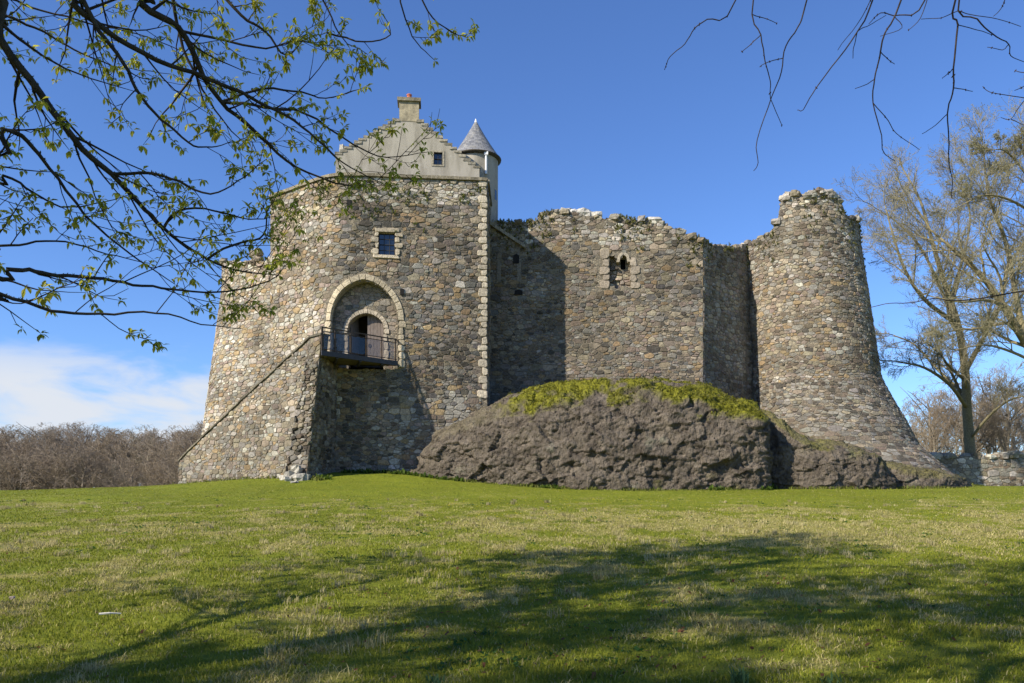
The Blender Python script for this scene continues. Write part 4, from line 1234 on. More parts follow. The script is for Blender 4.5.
for i in range(34):
    u = r.choice([r.uniform(814, 847), r.uniform(787, 803)]); q = twp.find(u)
    lump(mb, twp.P(q, twtop(q) + .05 - .35 * r.random(), -.25 + .3 * r.random()), .2 + .1 * r.random(), .2, .15, r, pick(r, {'pale': 2, 'grey': 2}), twp.tan(q), 8)
mb.build('pale_cap_stone', M_stone, tow)
top_plants(twp, 0, tl * .55, twtop, tow, 84, 600, 1.0, .12, 1.3, -.15)

# ------------------------------------------------------------------ rock outcrops
m, nt, bs, _ = new_mat('conglomerate rock')
co = objco(nt); cv = colattr(nt); sp = N(nt, 'ShaderNodeSeparateColor'); nt.links.new(cv, sp.inputs[0])
na = tex(nt, 'noise', 1.2, 8, .7, co).outputs[0]; nb = tex(nt, 'noise', 7, 6, .7, co).outputs[0]
rmp = N(nt, 'ShaderNodeMapping'); rmp.inputs['Scale'].default_value = (1, 1, .55); rmp.inputs['Rotation'].default_value = (0, .5, 0); nt.links.new(co, rmp.inputs[0]); v1 = tex(nt, 'voronoi', 4.6, vec=rmp.outputs[0]); v2 = tex(nt, 'voronoi', 10, vec=rmp.outputs[0]); nd = tex(nt, 'noise', 18, 5, .75, co).outputs[0]
c = mix(nt, (.095, .077, .058), (.215, .178, .135), rmap(nt, na, .32, .68)); c = mix(nt, c, (.055, .048, .04), rmap(nt, nb, .54, .70, 0, .7))
c = mix(nt, c, (.30, .29, .25), rmap(nt, nd, .60, .74, 0, .5))
c = mix(nt, c, (.26, .27, .19), rmap(nt, tex(nt, 'noise', .8, 6, .65, co).outputs[0], .60, .72, 0, .45))
mc = mix(nt, (.085, .09, .012), (.26, .25, .02), rmap(nt, nb, .32, .66)); mc = mix(nt, mc, (.16, .11, .05), rmap(nt, nd, .56, .7, 0, .5))
c = mix(nt, c, mc, sp.outputs[0]); nt.links.new(c, bs.inputs['Base Color'])
p = bump(nt, bs, v1.outputs['Distance'], .22, .8); p = bump(nt, bs, nb, .16, .9, p); p = bump(nt, bs, v2.outputs['Distance'], .08, .7, p); bump(nt, bs, nd, .05, .9, p)
M_rock = m
def rock(name, stations, label, seed, amp=1.0, moss=1.0, ncol=None, back=None):
    """stations: (x, front foot y, top z, back y); a steep rounded nose of rock running across the view"""
    st = np.array(stations, float)
    n = ncol or int((st[-1, 0] - st[0, 0]) / .075); mcnt = 150
    t = np.linspace(0, 1, n); x = st[0, 0] + (st[-1, 0] - st[0, 0]) * t
    yf = np.interp(x, st[:, 0], st[:, 1]); zt_ = np.interp(x, st[:, 0], st[:, 2]); yb = np.interp(x, st[:, 0], st[:, 3])
    def sm(a):
        k = np.hanning(11); k /= k.sum(); return np.convolve(np.pad(a, 5, mode='edge'), k, 'valid')
    yf, zt_, yb = sm(yf), sm(zt_), sm(yb)
    zb = ground_z(x, yf, False) - .5
    w = np.linspace(0, 1, mcnt)
    # profile: foot, slightly overhanging face, shoulder, back
    pw = np.array([0, .10, .22, .38, .50, .60, .70, .82, 1.0]); py = np.array([.03, .0, .0, .012, .04, .12, .28, .58, 1.0]); pzv = np.array([0, .15, .34, .58, .74, .86, .945, 1.0, .98])
    fy, fz_ = np.interp(w, pw, py), np.interp(w, pw, pzv)
    k = np.hanning(13); k /= k.sum(); fy = np.convolve(np.pad(fy, 6, mode='edge'), k, 'valid'); fz_ = np.convolve(np.pad(fz_, 6, mode='edge'), k, 'valid')
    X = np.repeat(x[:, None], mcnt, 1); Y = yf[:, None] + (yb - yf)[:, None] * fy[None]; Z = zb[:, None] + (zt_ - zb)[:, None] * fz_[None]
    V = np.stack([X, Y, Z], -1)
    def nrm(V):
        du = np.gradient(V, axis=0); dv = np.gradient(V, axis=1); nn = np.cross(du, dv); return nn / (np.linalg.norm(nn, axis=-1, keepdims=True) + 1e-9)
    nn = nrm(V); nn = nn * np.where(nn[..., 1:2] > .5, 1, 1)
    if nn[n // 2, mcnt // 4, 1] > 0: nn = -nn
    sx = seed * 7.7
    wx, wy, wz_ = [.22 * fbm(X / .9 + q, Y / .9, Z / .9, 3) for q in (sx, sx + 9, sx + 23)]
    fade = np.where(w < .62, 1, 1 - .6 * sstep(.62, .85, w))[None]
    a = fbm(X / 3.1 + sx, Y / 3.0, Z / 2.4, 3) * .45 * fade
    mac = nrm(V + nn * (a * amp)[..., None]); mac = mac if mac[n // 2, mcnt // 4, 1] < 0 else -mac
    a = a + .25 * facets((X + .45 * Z) / 1.7 + wx + sx, Y / 1.7 + wy, (Z - .3 * X) / 1.25 + wz_, 1.3, 1) * fade
    a = a + .11 * facets((X + .45 * Z) / .62 + wx + sx, Y / .62 + wy, (Z - .3 * X) / .46 + wz_, 1.4, 2) + .06 * facets(X / .27 + wx, Y / .27 + wy, Z / .22 + wz_, 1.4, 3)
    a = a + (np.abs(fbm((X + Z * .4) / .42, Y / .42, Z / .30 + sx, 3)) - .2) * .17 + fbm(X / .2, Y / .2, Z / .17 + sx, 2) * .05
    V = V + nn * (a * amp)[..., None]
    nn = nrm(V); nn = nn if nn[n // 2, mcnt // 4, 1] < 0 else -nn
    mo = sstep(.34, .66, .8 * mac[..., 2] + .2 * nn[..., 2] + .35 * fbm(X / .9 + sx, Y / .9, Z / .9, 3) + .12 * sstep(.75, 1, w)[None]) * moss
    mo = mo * sstep(-.5, -.1, fbm(X / 2.3, Y / 2.3, sx, 3) + .15)
    rel = (Z - zb[:, None]) / (zt_ - zb)[:, None]
    mo = mo * sstep(.35, .75, rel) + moss * .8 * sstep(.25, .55, fbm(X / 1.3, Y, Z / .6 + sx, 2)) * sstep(.30, .12, rel) * .6
    mo = np.clip(mo, 0, 1) * sstep(-.38, -.08, fbm(X / 1.1 + 3, Y / 1.1, sx, 3) + .22 * fbm(X / .3, Y / .3, Z / .3, 2))
    if seed == 1: mo = mo * (.12 + .88 * sstep(-1.2, .8, X + .9 * fbm(Y / 1.0, Z / .8, 3, 2)))
    V = V + nn * (mo * (.03 + .07 * (fbm(X / .25, Y / .25, Z / .25, 2) + .5)))[..., None]
    idx = np.arange(n * mcnt).reshape(n, mcnt)
    Fc = np.stack([idx[:-1, :-1], idx[1:, :-1], idx[1:, 1:], idx[:-1, 1:]], -1).reshape(-1, 4)
    o = fast_mesh(name, V.reshape(-1, 3), Fc, np.repeat(mo.reshape(-1, 1), 3, 1), M_rock, None, True)
    return tag(o, label, 'rock'), V, mo
Zc = lambda v, Y: zat(v, Y)
RX = [(-6.2, 45.2, 2.2, 47.0), (-5.4, 44.6, 3.3, 48), (-4.2, 43.8, 5.0, 49.5), (-2.6, 43.2, Zc(412, 45), 50), (-.6, 42.4, Zc(398, 45.5), 50.6), (1.6, 41.6, Zc(388, 46), 50.6), (4.5, 41.1, Zc(381, 46), 50.6), (8.0, 41.0, Zc(379, 46), 50.3), (10.6, 41.1, Zc(386, 46), 51), (12.0, 41.2, Zc(394, 45.5), 51.5), (12.9, 41.3, Zc(402, 45), 51), (13.4, 41.7, Zc(412, 45), 50.5), (13.75, 42.4, Zc(428, 45), 50), (14.05, 43.6, 2.4, 49)]
RO, RV, RMo = rock('rock_outcrop', RX, 'huge dark boulder outcrop with yellow green moss on top below the curtain wall', 1, 1.0)
mb = MB(); r = np.random.default_rng(95); vv = RV.reshape(-1, 3); cand = np.where((RMo.reshape(-1) > .55) & (vv[:, 1] < 48.5))[0]
tufts(mb, vv[r.choice(cand, 3200)], r, .085, 5, ((.10, .11, .015), (.27, .25, .03)))
mm = mb.build('moss', M_leaf, RO); mm['kind'] = 'stuff'
RX2 = [(13.9, 43.6, Zc(404, 47), 50.5), (14.5, 42.7, Zc(410, 47), 50.5), (15.6, 42.4, Zc(428, 45.5), 50), (17.0, 42.3, Zc(436, 45), 50), (18.6, 42.5, Zc(438, 45), 50), (19.9, 42.9, Zc(446, 45), 50), (20.7, 43.4, Zc(462, 45), 49.5), (21.3, 44.2, 2.1, 49)]
rock('rock_outcrop', RX2, 'lower dark rock under the round tower right of the mossy boulder', 2, .8, .5)
RX3 = [(20.4, 45.4, 2.9, 50), (21.6, 44.6, 3.5, 51), (23.2, 44.5, 3.1, 52), (25.0, 45.1, 2.9, 53), (26.6, 46.4, 2.6, 53), (27.8, 48.2, 2.3, 54), (29.0, 50.5, 1.6, 54)]
rock('rock_outcrop', RX3, 'low sloping rock at the far right foot of the splayed tower', 3, .6, .35)

# ------------------------------------------------------------------ boundary wall on the right
bwp = Path([(28.5, 57.5), (33, 58.2), (40, 58.8), (52, 59)], smooth=True)
bw = thing('boundary_wall', 'low lichen spotted rubble boundary wall running right from the round tower', 'wall', (38, 58.5, 2))
def bwtop(s): return float(4.15 + .12 * fbm(s * .8, 1, 1, 3) + .1 * sstep(6, 9, s))
wall_core('wall', bwp, 0, bwp.L, 1.2, bwtop, .7, bw, M_mortar, None, .3, .1)
masonry('stonework', bwp, 0, bwp.L, 1.6, bwtop, bw, M_stone, lambda s, z, r: pick(r, {'pale': 1.6, 'grey': 4, 'tan': 2, 'brown': 2}), 91, rowh=(.16, .4), wid=(.25, .8))
capstones(bwp, 0, bwp.L, bwtop, bw, 92, .6, 3.6, .75, .27)

# ------------------------------------------------------------------ trees
def grow(r, p, d, L, rad, lvl, P, out, tips):
    """recursive limb: list of (points, radii, level)"""
    n = P['seg'][min(lvl, len(P['seg']) - 1)]
    pts, rs = [np.array(p)], [rad]
    d = np.array(d, float); d /= np.linalg.norm(d)
    end = rad * P['taper'][min(lvl, len(P['taper']) - 1)]
    dirs = [d]
    for i in range(n):
        d = d + r.normal(size=3) * P['wob'][min(lvl, len(P['wob']) - 1)] + np.array([0, 0, P['up'][min(lvl, len(P['up']) - 1)]])
        d /= np.linalg.norm(d); pts.append(pts[-1] + d * L / n); rs.append(rad + (end - rad) * (i + 1) / n); dirs.append(d)
    if P.get('cut'):
        for i in range(1, len(pts)):
            if P['cut'](pts[i]): pts, rs = pts[:i], rs[:i]; break
        if len(pts) < 2: return
        n = len(pts) - 1
    out.append((np.array(pts), np.array(rs), lvl))
    if lvl >= P['levels']: tips.append((pts[-1], d)); return
    k = P['kids'][lvl]; k = int(k * (.75 + .5 * r.random()) + .5)
    for j in range(k):
        f = P['start'][lvl] + (1 - P['start'][lvl]) * (j + r.random()) / k
        i = min(int(f * n), n - 1); g = f * n - i
        q = pts[i] * (1 - g) + pts[i + 1] * g; dd = dirs[i]
        a = r.normal(size=3); a -= a @ dd * dd; a /= np.linalg.norm(a)
        an = P['ang'][lvl] * (.65 + .7 * r.random())
        nd = dd * math.cos(an) + a * math.sin(an)
        grow(r, q, nd, L * P['ratio'][lvl] * (.6 + .6 * r.random()) * (1.15 - .45 * f), max(P['rmin'], rs[i] * P['rr'][lvl]), lvl + 1, P, out, tips)
def limbs_mesh(lines, cols, name, mat, parent, sides=(8, 6, 4, 3, 3, 3), jit=.25, r=random, smooth=True):
    mb = MB()
    for pts, rs, lvl in lines:
        c = np.array(cols[min(lvl, len(cols) - 1)]) * (1 - jit / 2 + jit * r.random())
        tube(mb, pts, rs, sides[min(lvl, 5)], c, cap=lvl < 2)
    return mb.build(name, mat, parent, smooth)

def buds_mesh(pts, r, size, cols, name, mat, parent, n=2):
    k = len(pts) * n; P = np.repeat(np.array(pts), n, 0) + r.normal(size=(k, 3)) * size * .8
    a = r.normal(size=(k, 3)); a /= np.linalg.norm(a, axis=1)[:, None]; b = np.cross(a, r.normal(size=(k, 3))); b /= np.linalg.norm(b, axis=1)[:, None]
    s = size * (.5 + r.random((k, 1)))
    V = np.stack([P - a * s, P + b * s * .5, P + a * s, P - b * s * .5], 1).reshape(-1, 3)
    t = r.random((k, 1)); C = np.repeat(np.array(cols[0]) * (1 - t) + np.array(cols[1]) * t, 4, 0)
    return fast_mesh(name, V, np.arange(k * 4).reshape(-1, 4), C, mat, parent)

# --- two big bare trees behind the boundary wall
def traced(pts, r0, r1, lvl=0):
    p = np.array(pts, float); q = []
    PP = np.vstack([2 * p[0] - p[1], p, 2 * p[-1] - p[-2]])
    for i in range(1, len(PP) - 2):
        for t in np.linspace(0, 1, 4, endpoint=False):
            a, b, c, d = PP[i - 1], PP[i], PP[i + 1], PP[i + 2]
            q.append(0.5 * (2 * b + (c - a) * t + (2 * a - 5 * b + 4 * c - d) * t * t + (3 * b - a - 3 * c + d) * t ** 3))
    q.append(p[-1]); q = np.array(q); return (q, np.linspace(r0, r1, len(q)) , lvl)
TP = dict(seg=(6, 6, 5, 4, 3), taper=(.5, .35, .35, .4, .5), wob=(.10, .15, .13, .11, .10), up=(.05, .06, .04, .03, .03), levels=4, kids=(8, 9, 6, 5), start=(.25, .2, .15, .12),
          ang=(.75, .72, .68, .65), ratio=(.55, .52, .56, .6), rr=(.5, .5, .5, .6), rmin=.011)
def big_tree(name, label, limbs, seed, base, bark, twig, P, budcol, budn=2, buds=.05):
    r = np.random.default_rng(seed); t = thing(name, label, 'tree', base)
    main, out, tips = [], [], []
    for pts, r0, r1, kids, first in limbs:
        L = traced(pts, r0, r1, 0 if r0 > .3 else 1); main.append(L)
        q, rs, _ = L; ln = np.sum(np.linalg.norm(np.diff(q, axis=0), axis=1))
        for k in range(kids):
            f = first + (1 - first) * (k + r.random()) / kids; i = min(int(f * (len(q) - 1)), len(q) - 2)
            d = q[i + 1] - q[i]; d /= np.linalg.norm(d); a = r.normal(size=3); a -= a @ d * d; a /= np.linalg.norm(a)
            an = .5 + .6 * r.random(); grow(r, q[i], d * math.cos(an) + a * math.sin(an) + np.array([0, 0, .15]), min(5.5, ln * .38) * (.6 + .6 * r.random()) * (1.1 - .4 * f), max(.02, rs[i] * .45), 1, P, out, tips)
        grow(r, q[-1], q[-1] - q[-2], min(5, ln * .3), rs[-1], 1, P, out, tips)
    limbs_mesh(main, [bark], 'trunk', M_bark, t, (10, 8), .1)
    limbs_mesh(out, [bark, bark, twig, twig, twig], 'branches', M_twig, t)
    buds_mesh([p for p, d in tips], r, buds, budcol, 'buds', M_leaf, t, budn)
    return t
YB = 60.0
bark1, twig1 = (.19, .165, .095), (.25, .22, .14)
b0 = at(971, 492, YB); b0[2] = 1.7
lim1 = [([b0, at(970, 450, YB), at(967, 410, YB), at(965, 370, YB), at(958, 325, YB - .5), at(945, 285, YB - 1), at(934, 248, YB - 1.5), at(925, 215, YB - 1)], .42, .10, 11, .25),
        ([at(967, 408, YB), at(950, 385, YB - 2), at(925, 368, YB - 3), at(900, 362, YB - 4)], .16, .05, 6, .25),
        ([at(965, 372, YB), at(985, 335, YB + 1), at(1000, 305, YB + 2), at(1010, 262, YB + 2.5)], .2, .07, 6, .25),
        ([at(958, 325, YB - .5), at(925, 300, YB - 3), at(905, 270, YB - 4), at(893, 235, YB - 4), at(885, 205, YB - 3.5)], .17, .04, 7, .25),
        ([at(966, 395, YB), at(940, 372, YB + 2), at(915, 345, YB + 3), at(893, 335, YB + 3)], .13, .04, 6, .2), ([at(960, 335, YB), at(925, 255, YB + 2), at(900, 225, YB + 3), at(882, 212, YB + 3)], .13, .04, 6, .25), ([at(950, 300, YB), at(965, 250, YB + 2), at(970, 215, YB + 3), at(962, 190, YB + 3)], .13, .04, 7, .2),
        ([at(969, 440, YB), at(990, 415, YB - 2), at(1010, 400, YB - 3), at(1030, 395, YB - 4)], .12, .04, 5, .3)]
big_tree('bare_tree', 'tall bare tree with leaning olive trunk behind the boundary wall next to the tower', lim1, 101, b0, bark1, twig1, TP, ((.20, .19, .10), (.25, .235, .13)), 1, .026)
YC = 53.0
b1 = at(1066, 492, YC); b1[2] = 1.8
lim2 = [([b1, at(1062, 440, YC), at(1056, 400, YC), at(1045, 370, YC), at(1024, 340, YC), at(1003, 305, YC - .5), at(985, 280, YC - 1), at(960, 255, YC - 1), at(940, 238, YC - 1)], .48, .07, 13, .35),
        ([at(1056, 400, YC), at(1058, 340, YC + 1), at(1052, 280, YC + 1.5), at(1040, 225, YC + 2), at(1028, 175, YC + 2)], .34, .08, 15, .2),
        ([at(1024, 340, YC), at(1015, 290, YC + 1), at(1005, 240, YC + 2), at(990, 200, YC + 2), at(985, 170, YC + 2)], .22, .05, 14, .15),
        ([at(1003, 305, YC - .5), at(985, 300, YC - 3), at(960, 302, YC - 4), at(930, 296, YC - 4)], .12, .03, 6, .2),
        ([at(1040, 365, YC), at(1012, 352, YC - 2), at(985, 345, YC - 3), at(955, 350, YC - 4)], .11, .03, 6, .2), ([at(1036, 215, YC + 2), at(1010, 200, YC), at(985, 195, YC - 1), at(962, 205, YC - 1)], .10, .03, 7, .2), ([at(1030, 180, YC + 2), at(1015, 160, YC + 1), at(1003, 150, YC), at(992, 150, YC)], .08, .03, 6, .2),
        ([at(1052, 280, YC + 1.5), at(1085, 230, YC + 1), at(1100, 190, YC + 1)], .2, .06, 8, .2)]
big_tree('bare_tree', 'broad budding tree with golden twigs cut off by the right edge of the photo', lim2, 102, b1, (.24, .20, .11), (.28, .25, .155), TP, ((.26, .25, .11), (.33, .31, .15)), 2, .036)

# --- generic bare trees: three shapes, copied
FP = dict(seg=(6, 5, 4, 3, 2), taper=(.35, .35, .4, .5, .6), wob=(.07, .16, .2, .25, .2), up=(.03, .08, .06, .04, .0), levels=4, kids=(14, 9, 7, 4), start=(.22, .2, .15, .1), ang=(.75, .7, .75, .8), ratio=(.48, .5, .5, .5), rr=(.42, .5, .55, .7), rmin=.013)
def copy_tree(o, loc, rz, sc, label=None):
    c = o.copy(); COL.objects.link(c); c.location = loc; c.rotation_euler = (0, 0, rz); c.scale = (sc[0], sc[0], sc[1])
    if label: c['label'] = label
    for ch_ in o.children:
        d = ch_.copy(); COL.objects.link(d); d.parent = c
    return c
protos = []
for k, (H, bark, twig, lab) in enumerate(((13.5, (.21, .175, .13), (.25, .20, .145), 'bare brown tree with rounded crown in the far wood beyond the field'),
                                          (12.0, (.22, .185, .14), (.27, .215, .145), 'bushy bare tree with dense brown twigs in the far wood beyond the field'),
                                          (15.0, (.28, .25, .18), (.25, .215, .145), 'tall slim bare tree with pale trunk in the far wood beyond the field'))):
    r = np.random.default_rng(110 + k); t = thing('woodland_tree', lab, 'tree', (0, 0, 0), 'bare trees of the far wood')
    out, tips = [], []
    P = (dict(FP, kids=(15, 9, 7, 4), start=(.36, .2, .15, .1), ratio=(.72, .5, .5, .5), ang=(.85, .7, .75, .8), up=(.03, .06, .05, .03, 0)),
         dict(FP, kids=(17, 9, 7, 4), start=(.16, .2, .15, .1), ratio=(.56, .5, .5, .5), ang=(.8, .7, .75, .8)),
         dict(FP, ratio=(.46, .5, .5, .5), kids=(15, 8, 6, 4), start=(.32, .2, .15, .1)))[k]
    grow(r, (0, 0, -.3), (0, 0, 1), H * (.62, .66, .78)[k], .22, 0, P, out, tips)
    topz_ = np.sort([q[0][2] for q in tips])[int(len(tips) * (.90, .93, .97)[k])]; f = H / topz_     # bring the crown to its nominal height
    out = [(a * f, b_ * f, c_) for a, b_, c_ in out]
    rm_ = np.sort([math.hypot(q[0][0], q[0][1]) for q in tips])[int(len(tips) * .97)] * f
    out = [l for l in out if l[2] < 2 or l[0][-1][2] < H * (1.02 - .30 * min(1.2, math.hypot(l[0][-1][0], l[0][-1][1]) / rm_) ** 2) + .25 * random.random()]
    out = [(a[:max(2, int(np.sum(a[:, 2] < H * 1.0)))], b_[:max(2, int(np.sum(a[:, 2] < H * 1.0)))], c_) if c_ < 2 else (a, b_, c_) for a, b_, c_ in out]
    limbs_mesh([l for l in out if l[2] == 0], [bark], 'trunk', M_bark, t, (6, 5))
    limbs_mesh([l for l in out if l[2] > 0], [bark, bark, twig, twig, twig], 'branches', M_twig, t, (6, 4, 3, 3, 3, 3), .5)
    protos.append(t)
r = np.random.default_rng(120)
spots = []
for row, (Y, n) in enumerate(((112, 14), (122, 15), (134, 15), (148, 16))):
    for i in range(n):
        x0, x1 = -.72 * Y, -.30 * Y
        spots.append((x0 + (x1 - x0) * (i + r.random()) / n, Y + r.uniform(-4, 4), row))
used = [False] * 3
for (x, y, row) in spots:
    k = int(r.choice(3, p=(.42, .42, .16))); z = float(ground_z(x, y)); u = U0 + F * x / y
    want = np.interp(u, [-60, 0, 20, 45, 75, 100, 125, 140, 160, 185, 210], [428, 430, 424, 420, 424, 432, 428, 420, 430, 424, 418]) + r.uniform(-5, 9) + (26, 14, 4, 0)[row]
    h = max(6.0, zat(want, y) - z); H = (13.5, 12.0, 15.0)[k]
    sc = h / (H * 1.0)
    if not used[k]:
        o = protos[k]; o.location = (x, y, z); o.rotation_euler = (0, 0, r.random() * 6); o.scale = (sc * 1.05,) * 2 + (sc,); used[k] = True
    else: copy_tree(protos[k], (x, y, z), r.random() * 6.28, (sc * r.uniform(1.0, 1.35), sc))
# scrub under the wood
mb = MB(); nS = 9000
X = r.uniform(-120, -24, nS); Yv = r.uniform(103, 112, nS) + 0 * X; Zv = ground_z(X, Yv)
keep = (X / Yv < -.28) & (X / Yv > -.78); X, Yv, Zv = X[keep], Yv[keep], Zv[keep]; nS = len(X)
a = r.normal(size=(nS, 3)) * .5 + np.array([0, 0, 1.0]); a /= np.linalg.norm(a, axis=1)[:, None]; L = r.uniform(1.5, 5.5, (nS, 1)) * (1 - .3 * r.random((nS, 1)))
Pb = np.stack([X, Yv, Zv], -1); w = np.array([.035, 0, 0]); Cc = np.array((.15, .115, .08)) * (.6 + .8 * r.random((nS, 1)))
V = np.stack([Pb - w, Pb + w, Pb + a * L], 1).reshape(-1, 3)
tag(fast_mesh('undergrowth', V, np.arange(nS * 3).reshape(-1, 3), np.repeat(Cc, 3, 0), M_twig), 'brown twiggy undergrowth along the foot of the far wood', 'undergrowth', kind='stuff')
# slender trees behind the boundary wall
for i, (u, Y, v, k, lab) in enumerate(((905, 88, 400, 2, 'slender bare tree close beside the tower behind the wall'), (930, 80, 388, 1, 'bushy bare tree between the tower and the leaning trunk'), (952, 92, 392, 2, 'slim bare tree just left of the leaning olive trunk'),
        (990, 76, 372, 1, 'bushy thin tree right of the leaning olive trunk behind the wall'), (1012, 84, 360, 2, 'slim bare tree behind the wall by the right edge'), (1040, 80, 380, 1, 'bushy bare tree beyond the right edge behind the wall'),
        (962, 70, 385, 0, 'rounded bare tree close behind the leaning olive trunk'), (1003, 68, 395, 1, 'bushy bare tree nearest behind the boundary wall'), (936, 72, 405, 0, 'rounded bare tree between the tower foot and the boundary wall'), (918, 120, 415, 1, 'distant low bare tree in the gap beside the tower'), (975, 125, 410, 0, 'distant rounded bare tree behind the leaning trunk'), (1010, 130, 405, 0, 'distant rounded bare tree low behind the boundary wall'))):
    x = xat(u, Y); z = float(ground_z(x, Y)); h = zat(v, Y) - z; sc = h / (13.5, 12.0, 15.0)[k]
    c = copy_tree(protos[k], (x, Y, z), i * 1.3, (sc * .8, sc), lab); c['group'] = 'thin bare trees behind the boundary wall'; c.name = 'bare_tree'

# ------------------------------------------------------------------ the two trees over the camera
def in_view(p): return p[1] > .4 and abs(p[0]) < .70 * p[1] + .15 and p[2] < EYE + .66 * p[1] + .15 and p[2] > EYE - .3 * p[1]
def outside(pts): return not any(in_view(p) for p in pts)
CP = dict(seg=(7, 7, 5, 4, 3), taper=(.5, .3, .35, .4, .5), wob=(.06, .14, .18, .22, .25), up=(.03, .04, .02, .0, .0), levels=4, kids=(16, 10, 7, 7), start=(.3, .18, .12, .1), ang=(.95, .75, .8, .8), ratio=(.62, .5, .5, .5), rr=(.40, .45, .5, .55), rmin=.006, cut=in_view)
def leaf_cluster(mb, p, d, r, size=.085):
    """a bursting bud: folded, drooping leaflets round a pale stem"""
    n = int(r.integers(5, 9)); g = r.random()
    base = np.array((.30, .34, .03)) * (1 - g) + np.array((.62, .58, .075)) * g
    for k in range(n):
        a = 2 * math.pi * (k + r.random() * .6) / n; L = size * (.55 + .75 * r.random())
        out = np.array([math.cos(a), math.sin(a), 0]); droop = -.25 - .9 * r.random() if r.random() < .75 else .5
        ax = out * .75 + np.array([0, 0, droop]) + np.array(d) * .35; ax /= np.linalg.norm(ax)
        sd = np.cross(ax, [0.05, 0.02, 1.0]); sd /= np.linalg.norm(sd) + 1e-9; up = np.cross(sd, ax)
        w = L * (.16 + .1 * r.random()); b = np.array(p) + ax * L * .12; f = up * w * .5
        c = base * (.75 + .5 * r.random())
        vs = [b, b + ax * L * .45 + sd * w + f, b + ax * L * .45, b + ax * L * .45 - sd * w + f, b + ax * L * .8 + sd * w * .6 + f * .5 - up * L * .06, b + ax * L * .8 - up * L * .06, b + ax * L * .8 - sd * w * .6 + f * .5 - up * L * .06, b + ax * L - up * L * .14]
        mb.add(vs, [(0, 1, 4, 5, 2), (0, 2, 5, 6, 3), (4, 7, 5), (5, 7, 6)], c)
def overhanging(name, label, base, H, rad, seed, lines, leafy, P, bark, twig, side, leafcol=None):
    r = np.random.default_rng(seed); t = thing(name, label, 'tree', base)
    out, tips = [], []
    if H: grow(r, np.array(base) - [0, 0, .3], (0.02, 0.01, 1), H * .62, rad, 0, P, out, tips)
    tips = [q for q in tips if not in_view(q[0])]
    vis, lf = [], []
    for pts, r0, r1, nt_, tl_ in lines:
        L = traced(pts, r0, r1, 2); q, rs, _ = L
        q = q + np.cumsum(r.normal(size=q.shape) * (.006 if leafy else .0015), axis=0)
        if np.linalg.norm(q[0] - np.array(base)) > 9 or r0 < .0065 or not nt_ and r0 < .004 or (nt_ and r0 <= .018 and abs(pts[0][0] - TA[0]) > 1):
            big = [w_[0] for w_ in vis if w_[1][0] > r0 * 1.2 and w_[2] == 2]
            if big:
                allp = np.vstack(big); kk = np.argmin(np.linalg.norm(allp - q[0], axis=1)); off = allp[kk] - q[0]
                if np.linalg.norm(off) < (.5 if leafy else .2): q = q + off[None] * ((1 - np.linspace(0, 1, len(q))) ** 1.5)[:, None]
        vis.append((q, rs, 2))
        seglen = np.concatenate([[0], np.cumsum(np.linalg.norm(np.diff(q, axis=0), axis=1))])
        for k in range(int(nt_ * 1.35)):
            f = (k + r.random()) / int(nt_ * 1.35); s_ = f * seglen[-1]; i = min(int(np.searchsorted(seglen, s_)), len(q) - 2)
            if not in_view(q[i]) and r.random() < .7: continue
            d = q[i + 1] - q[i]; d /= np.linalg.norm(d)
            ax = np.array([r.normal() * .35, 1.0, r.normal() * .35]); ax /= np.linalg.norm(ax)
            an = r.choice([-1, 1]) * r.uniform(.4, 1.0); nd = d * math.cos(an) + np.cross(ax, d) * math.sin(an) + np.array([0, r.normal() * .25, .12])
            ln = tl_ * r.uniform(.35, 1.15); p, dd = q[i], nd / np.linalg.norm(nd); tp, tr_ = [p], [max(.0035, rs[i] * .5)]
            nseg = 6
            for j in range(nseg):
                dd = dd + r.normal(size=3) * .10 + np.array([.03, 0, .035 + .05 * j / nseg]); dd /= np.linalg.norm(dd); p = p + dd * ln / nseg; tp.append(p); tr_.append(tr_[0] + (.0022 - tr_[0]) * (j + 1) / nseg)
                if j in (1, 2, 3, 4) and r.random() < side:
                    e = dd + np.cross(ax, dd) * r.choice([-1, 1]) * r.uniform(.5, 1.1); e /= np.linalg.norm(e); l2 = ln * r.uniform(.2, .45); m1 = p + e * l2 * .5 + [0, 0, -.01]; m2 = p + e * l2 + np.array([0, 0, .03])
                    vis.append((np.array([p, m1, m2]), np.array([.0035, .003, .002]), 4)); lf.append((m2, e)); 
                    if r.random() < .5: lf.append((m1, e))
                elif j > 0 and r.random() < .75: lf.append((p, dd))
            vis.append((np.array(tp), np.array(tr_), 3)); lf.append((p, dd))
        lf.append((q[-1], q[-1] - q[-2]))
    limbs_mesh([l for l in out if l[2] == 0], [bark], 'trunk', M_bark, t, (12, 8))
    if not leafy:                                      # swellings of the winter buds along the twigs
        for pts, rs, lv in list(vis):
            for i in range(1, len(pts)):
                if r.random() < .17:
                    p, k = pts[i], .006 + rs[i] * .5; e = np.array([r.normal() * .4, r.normal() * .4, 1.0]) * k
                    vis.append((np.array([p - e, p - e * .2, p + e * .3, p + e]), np.array([.002, k * .75, k * .6, .001]), 4))
    limbs_mesh([l for l in out if l[2] > 0] + vis, [bark, bark, bark, twig, twig], 'branches', M_bark, t, (8, 7, 6, 4, 3, 3))
